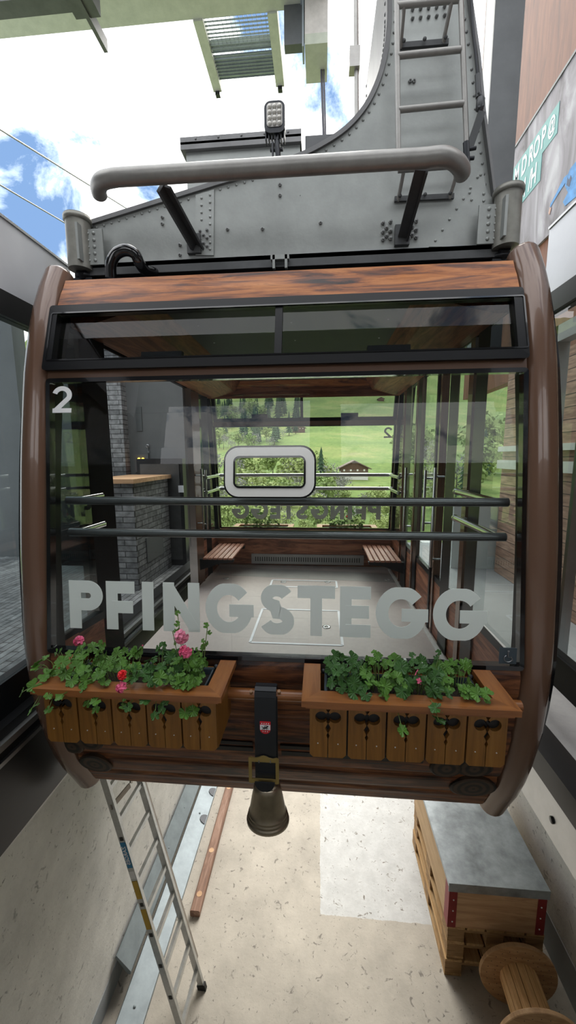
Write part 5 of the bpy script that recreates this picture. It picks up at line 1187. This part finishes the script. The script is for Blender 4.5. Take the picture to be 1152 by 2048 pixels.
c = at(295, 892, Y=WY - .01); m = B(); m.lathe([(.016, 0), (.022, .003), (.022, .006), (.016, .008)], c, (0, -1, 0), 12); m.box(c.x - .004, c.x + .004, WY - .016, WY - .008, c.z - .08, c.z - .015); m.box(c.x, c.x + .02, WY - .016, WY - .008, c.z - .08, c.z - .06)
setp(m.build('hanging_key', 'satin_steel'), 'silver key hanging on the dark wall above the signal lamps', 'key')
setp(B().tube([at(163, 755, Y=3.9), at(176, 985, Y=3.9)], .007, 8).build('thin_rod', 'satin_steel'), 'thin steel rod hanging left of the stone pillar', 'rod')

# ================================================================== CABLES, HILLSIDE
for (p, q_, r, lab) in (((-30, 240, 4), (300, 446, 30), .02, 'upper thick track cable crossing the sky at left'), ((-30, 352, 4), (300, 546, 30), .017, 'lower thinner haul cable crossing the sky at left'), ((330, 20, 8), (470, 300, 40), .006, 'faint hair thin cable high in the pale sky')):
    A = at(p[0], p[1], Y=p[2]); E_ = at(q_[0], q_[1], Y=q_[2]); setp(B().tube([A, E_], r, 8, rs=[r * .5, r * 2.2]).build('track_cable' if r > .01 else 'thin_cable', 'cable'), lab, 'cable')
HP = [(9, -7), (25, -8.5), (45, -9.0), (80, -9.3), (130, -6.2), (200, 3), (300, 21), (450, 58), (700, 150), (1000, 330), (1300, 440)]
def hz_(x, y):
    for (a, za), (b, zb_) in zip(HP, HP[1:]):
        if y <= b: base = lerp(za, zb_, (y - a) / (b - a)); break
    else: base = HP[-1][1]
    k = min(1, y / 300); amp = 3.5 * k + max(0, y - 500) * .06
    return base + amp * noise.fractal(Vector((x * .012, y * .012, 3.1)), 1, 2, 4) - x * .01 * min(1, y / 200) - .0004 * x * x * (300 / max(300, y))
def hz2(x, y): return hz_(x, y)
ys = [9 + 1291 * (k / 120) ** 2.2 for k in range(121)]
m = B(); vs = []; nx = 90
for y in ys:
    wdt = 30 + y * 1.3
    for i in range(nx + 1): x = lerp(-wdt, wdt, i / nx); vs.append((x, y, hz2(x, y)))
m.add(vs, [(j * (nx + 1) + i, j * (nx + 1) + i + 1, (j + 1) * (nx + 1) + i + 1, (j + 1) * (nx + 1) + i) for j in range(120) for i in range(nx)], True)
struct('ground', m, 'meadow')
def hit(px, py):
    d_ = (C2W @ Vector((px - 576, 1024 - py, -F))); d_ /= d_.y; y = 10
    while y < 1300:
        p = d_ * y
        if p.z < hz2(p.x, y): return Vector((p.x, y, hz2(p.x, y)))
        y *= 1.01
    return None
# tree prototypes (unit height)
def conifer_mesh():
    m = B(); rr = random.Random(3)
    for k in range(11):
        z = .12 + .08 * k; r = .20 * (1 - (z - .1) / .95) + .015; n = 16; o = [Vector((0, 0, z + .12))]
        for j in range(n): a = 2 * PI * j / n + k; q_ = r * (1 if j % 2 else .6) * rr.uniform(.8, 1.15); o.append(Vector((q_ * math.cos(a), q_ * math.sin(a), z - (.03 if j % 2 else 0))))
        m.add(o, [(0, 1 + j, 1 + (j + 1) % n) for j in range(n)])
    return m
def broad_mesh(seed, n=700, flat=1.0, lf=.035):
    m = B(); rr = random.Random(seed); bl_ = [(Vector((rr.gauss(0, .16), rr.gauss(0, .16), rr.uniform(.35, .8))), rr.uniform(.14, .24)) for _ in range(9)]
    for _ in range(n):
        c, r = rr.choice(bl_); d_ = Vector((rr.gauss(0, 1), rr.gauss(0, 1), rr.gauss(0, 1))).normalized(); p = c + d_ * r * rr.uniform(.75, 1.05); a, b = frame_of((d_ + Vector((rr.gauss(0, .6), rr.gauss(0, .6), rr.gauss(0, .6)))).normalized()); s = lf * rr.uniform(.6, 1.3)
        m.add([p - a * s - b * s, p + a * s - b * s * .5, p + a * s * .6 + b * s, p - a * s * .7 + b * s * .8], [(0, 1, 2, 3)])
    return m
protos = {}
for nm, mb, mat in (('conifer', conifer_mesh(), 'conifer'), ('broadleaf_tree', broad_mesh(5), 'spring_leaf'), ('grey_tree', broad_mesh(6, 420, lf=.02), 'bare_tree'), ('broadleaf_tree2', broad_mesh(9), 'spring_leaf')):
    t = thing(nm.rstrip('2'), '', 'tree', (0, 0, 0)); cr_ = mb.build('crown', mat, t, recalc=False)
    B().tube([(0, 0, -.03), (0, 0, .45)], .012, 7, rs=[.018, .008]).build('trunk', 'bark', t); protos[nm] = t
used = set(); placed = []
def tree(kind, p, hgt, label, group):
    src = protos[kind]
    if kind in used: o = dup(src, p)
    else: used.add(kind); o = src; o.location = p + Vector((0, 0, ZC)); o['_o'] = tuple(p)
    o.scale = (hgt, hgt, hgt); o.rotation_euler.z = R.random() * 6; setp(o, label, 'tree', group)
    return o
def cluster(n, x0, x1, y0, y1, kinds, hpx, label, group):
    for _ in range(n):
        p = hit(R.uniform(x0, x1), R.uniform(y0, y1))
        if p and all((p - q_).length > .019 * p.y for q_ in placed):
            placed.append(p); tree(R.choice(kinds), p, R.uniform(*hpx) * p.y / 770, label, group)
cluster(60, 425, 600, 815, 892, ['conifer'], (30, 56), 'dark conifer in the wood on the upper left slope', 'conifers on the upper left slope')
cluster(44, 425, 575, 835, 905, ['broadleaf_tree', 'grey_tree'], (22, 40), 'pale spring tree mixed into the wood on the upper left slope', 'pale trees on the upper left slope')
cluster(80, 440, 650, 955, 1075, ['broadleaf_tree', 'broadleaf_tree2', 'grey_tree'], (38, 75), 'bright green spring tree below the meadow at left', 'spring trees below the meadow')
cluster(55, 640, 830, 1008, 1080, ['broadleaf_tree', 'broadleaf_tree2', 'grey_tree'], (28, 46), 'low green tree in the thicket at the foot of the meadow', 'thicket trees at the foot of the meadow')
cluster(8, 560, 700, 985, 1015, ['grey_tree'], (45, 70), 'bare grey tree around the tall spruce', 'bare trees around the spruce')
cluster(16, 830, 1000, 930, 1040, ['broadleaf_tree', 'conifer', 'grey_tree'], (60, 120), 'tree on the slope seen past the right cabin glass', 'trees past the right glass')
cluster(8, 10, 60, 700, 780, ['conifer'], (30, 50), 'conifer on the mountain side at the far left', 'conifers on the far left mountain')
p = hit(642, 990); tree('conifer', p, 92 * p.y / 770, 'tall solitary spruce at the middle of the meadow edge', None)
def chalet(px, py, wpx, label, name='chalet', white=True):
    p = hit(px, py); s_ = wpx * p.y / 770; p.z += s_ * .08; t = thing(name, label, 'house', p)
    w_, d_, hh_ = s_ * .8, s_ * .7, s_ * .26
    B().box(p.x - w_ / 2, p.x + w_ / 2, p.y, p.y + d_, p.z - s_ * .2, p.z + hh_ * .5).build('lower_wall', 'house_white' if white else 'chalet_wood', t)
    B().prism([(p.x - w_ / 2, p.y, p.z + hh_ * .5), (p.x + w_ / 2, p.y, p.z + hh_ * .5), (p.x + w_ / 2, p.y, p.z + hh_), (p.x, p.y, p.z + hh_ * 1.75), (p.x - w_ / 2, p.y, p.z + hh_)], (0, d_, 0)).build('upper_wall', 'chalet_wood', t)
    for s in (-1, 1):
        e0 = Vector((p.x, p.y - s_ * .06, p.z + hh_ * 1.85)); e1 = Vector((p.x + s * w_ * .62, p.y - s_ * .06, p.z + hh_ * .92))
        B().prism([e0, e1, e1 - Vector((0, 0, s_ * .025)), e0 - Vector((0, 0, s_ * .025))], (0, d_ + s_ * .12, 0)).build('roof', 'roof_brown', t)
    for k in range(4):
        x = p.x - w_ * .36 + k * w_ * .24; B().box(x - w_ * .03, x + w_ * .03, p.y - .06, p.y, p.z + hh_ * .65, p.z + hh_ * .85).build('window', 'house_white', t)
chalet(708, 960, 68, 'wooden chalet with white ground floor on the meadow')
chalet(597, 866, 30, 'small dark barn high on the meadow', 'barn', False)
chalet(762, 803, 14, 'tiny hut at the top of the meadow', 'hut', False)
for o in bpy.data.objects:
    if '_o' in o: del o['_o']
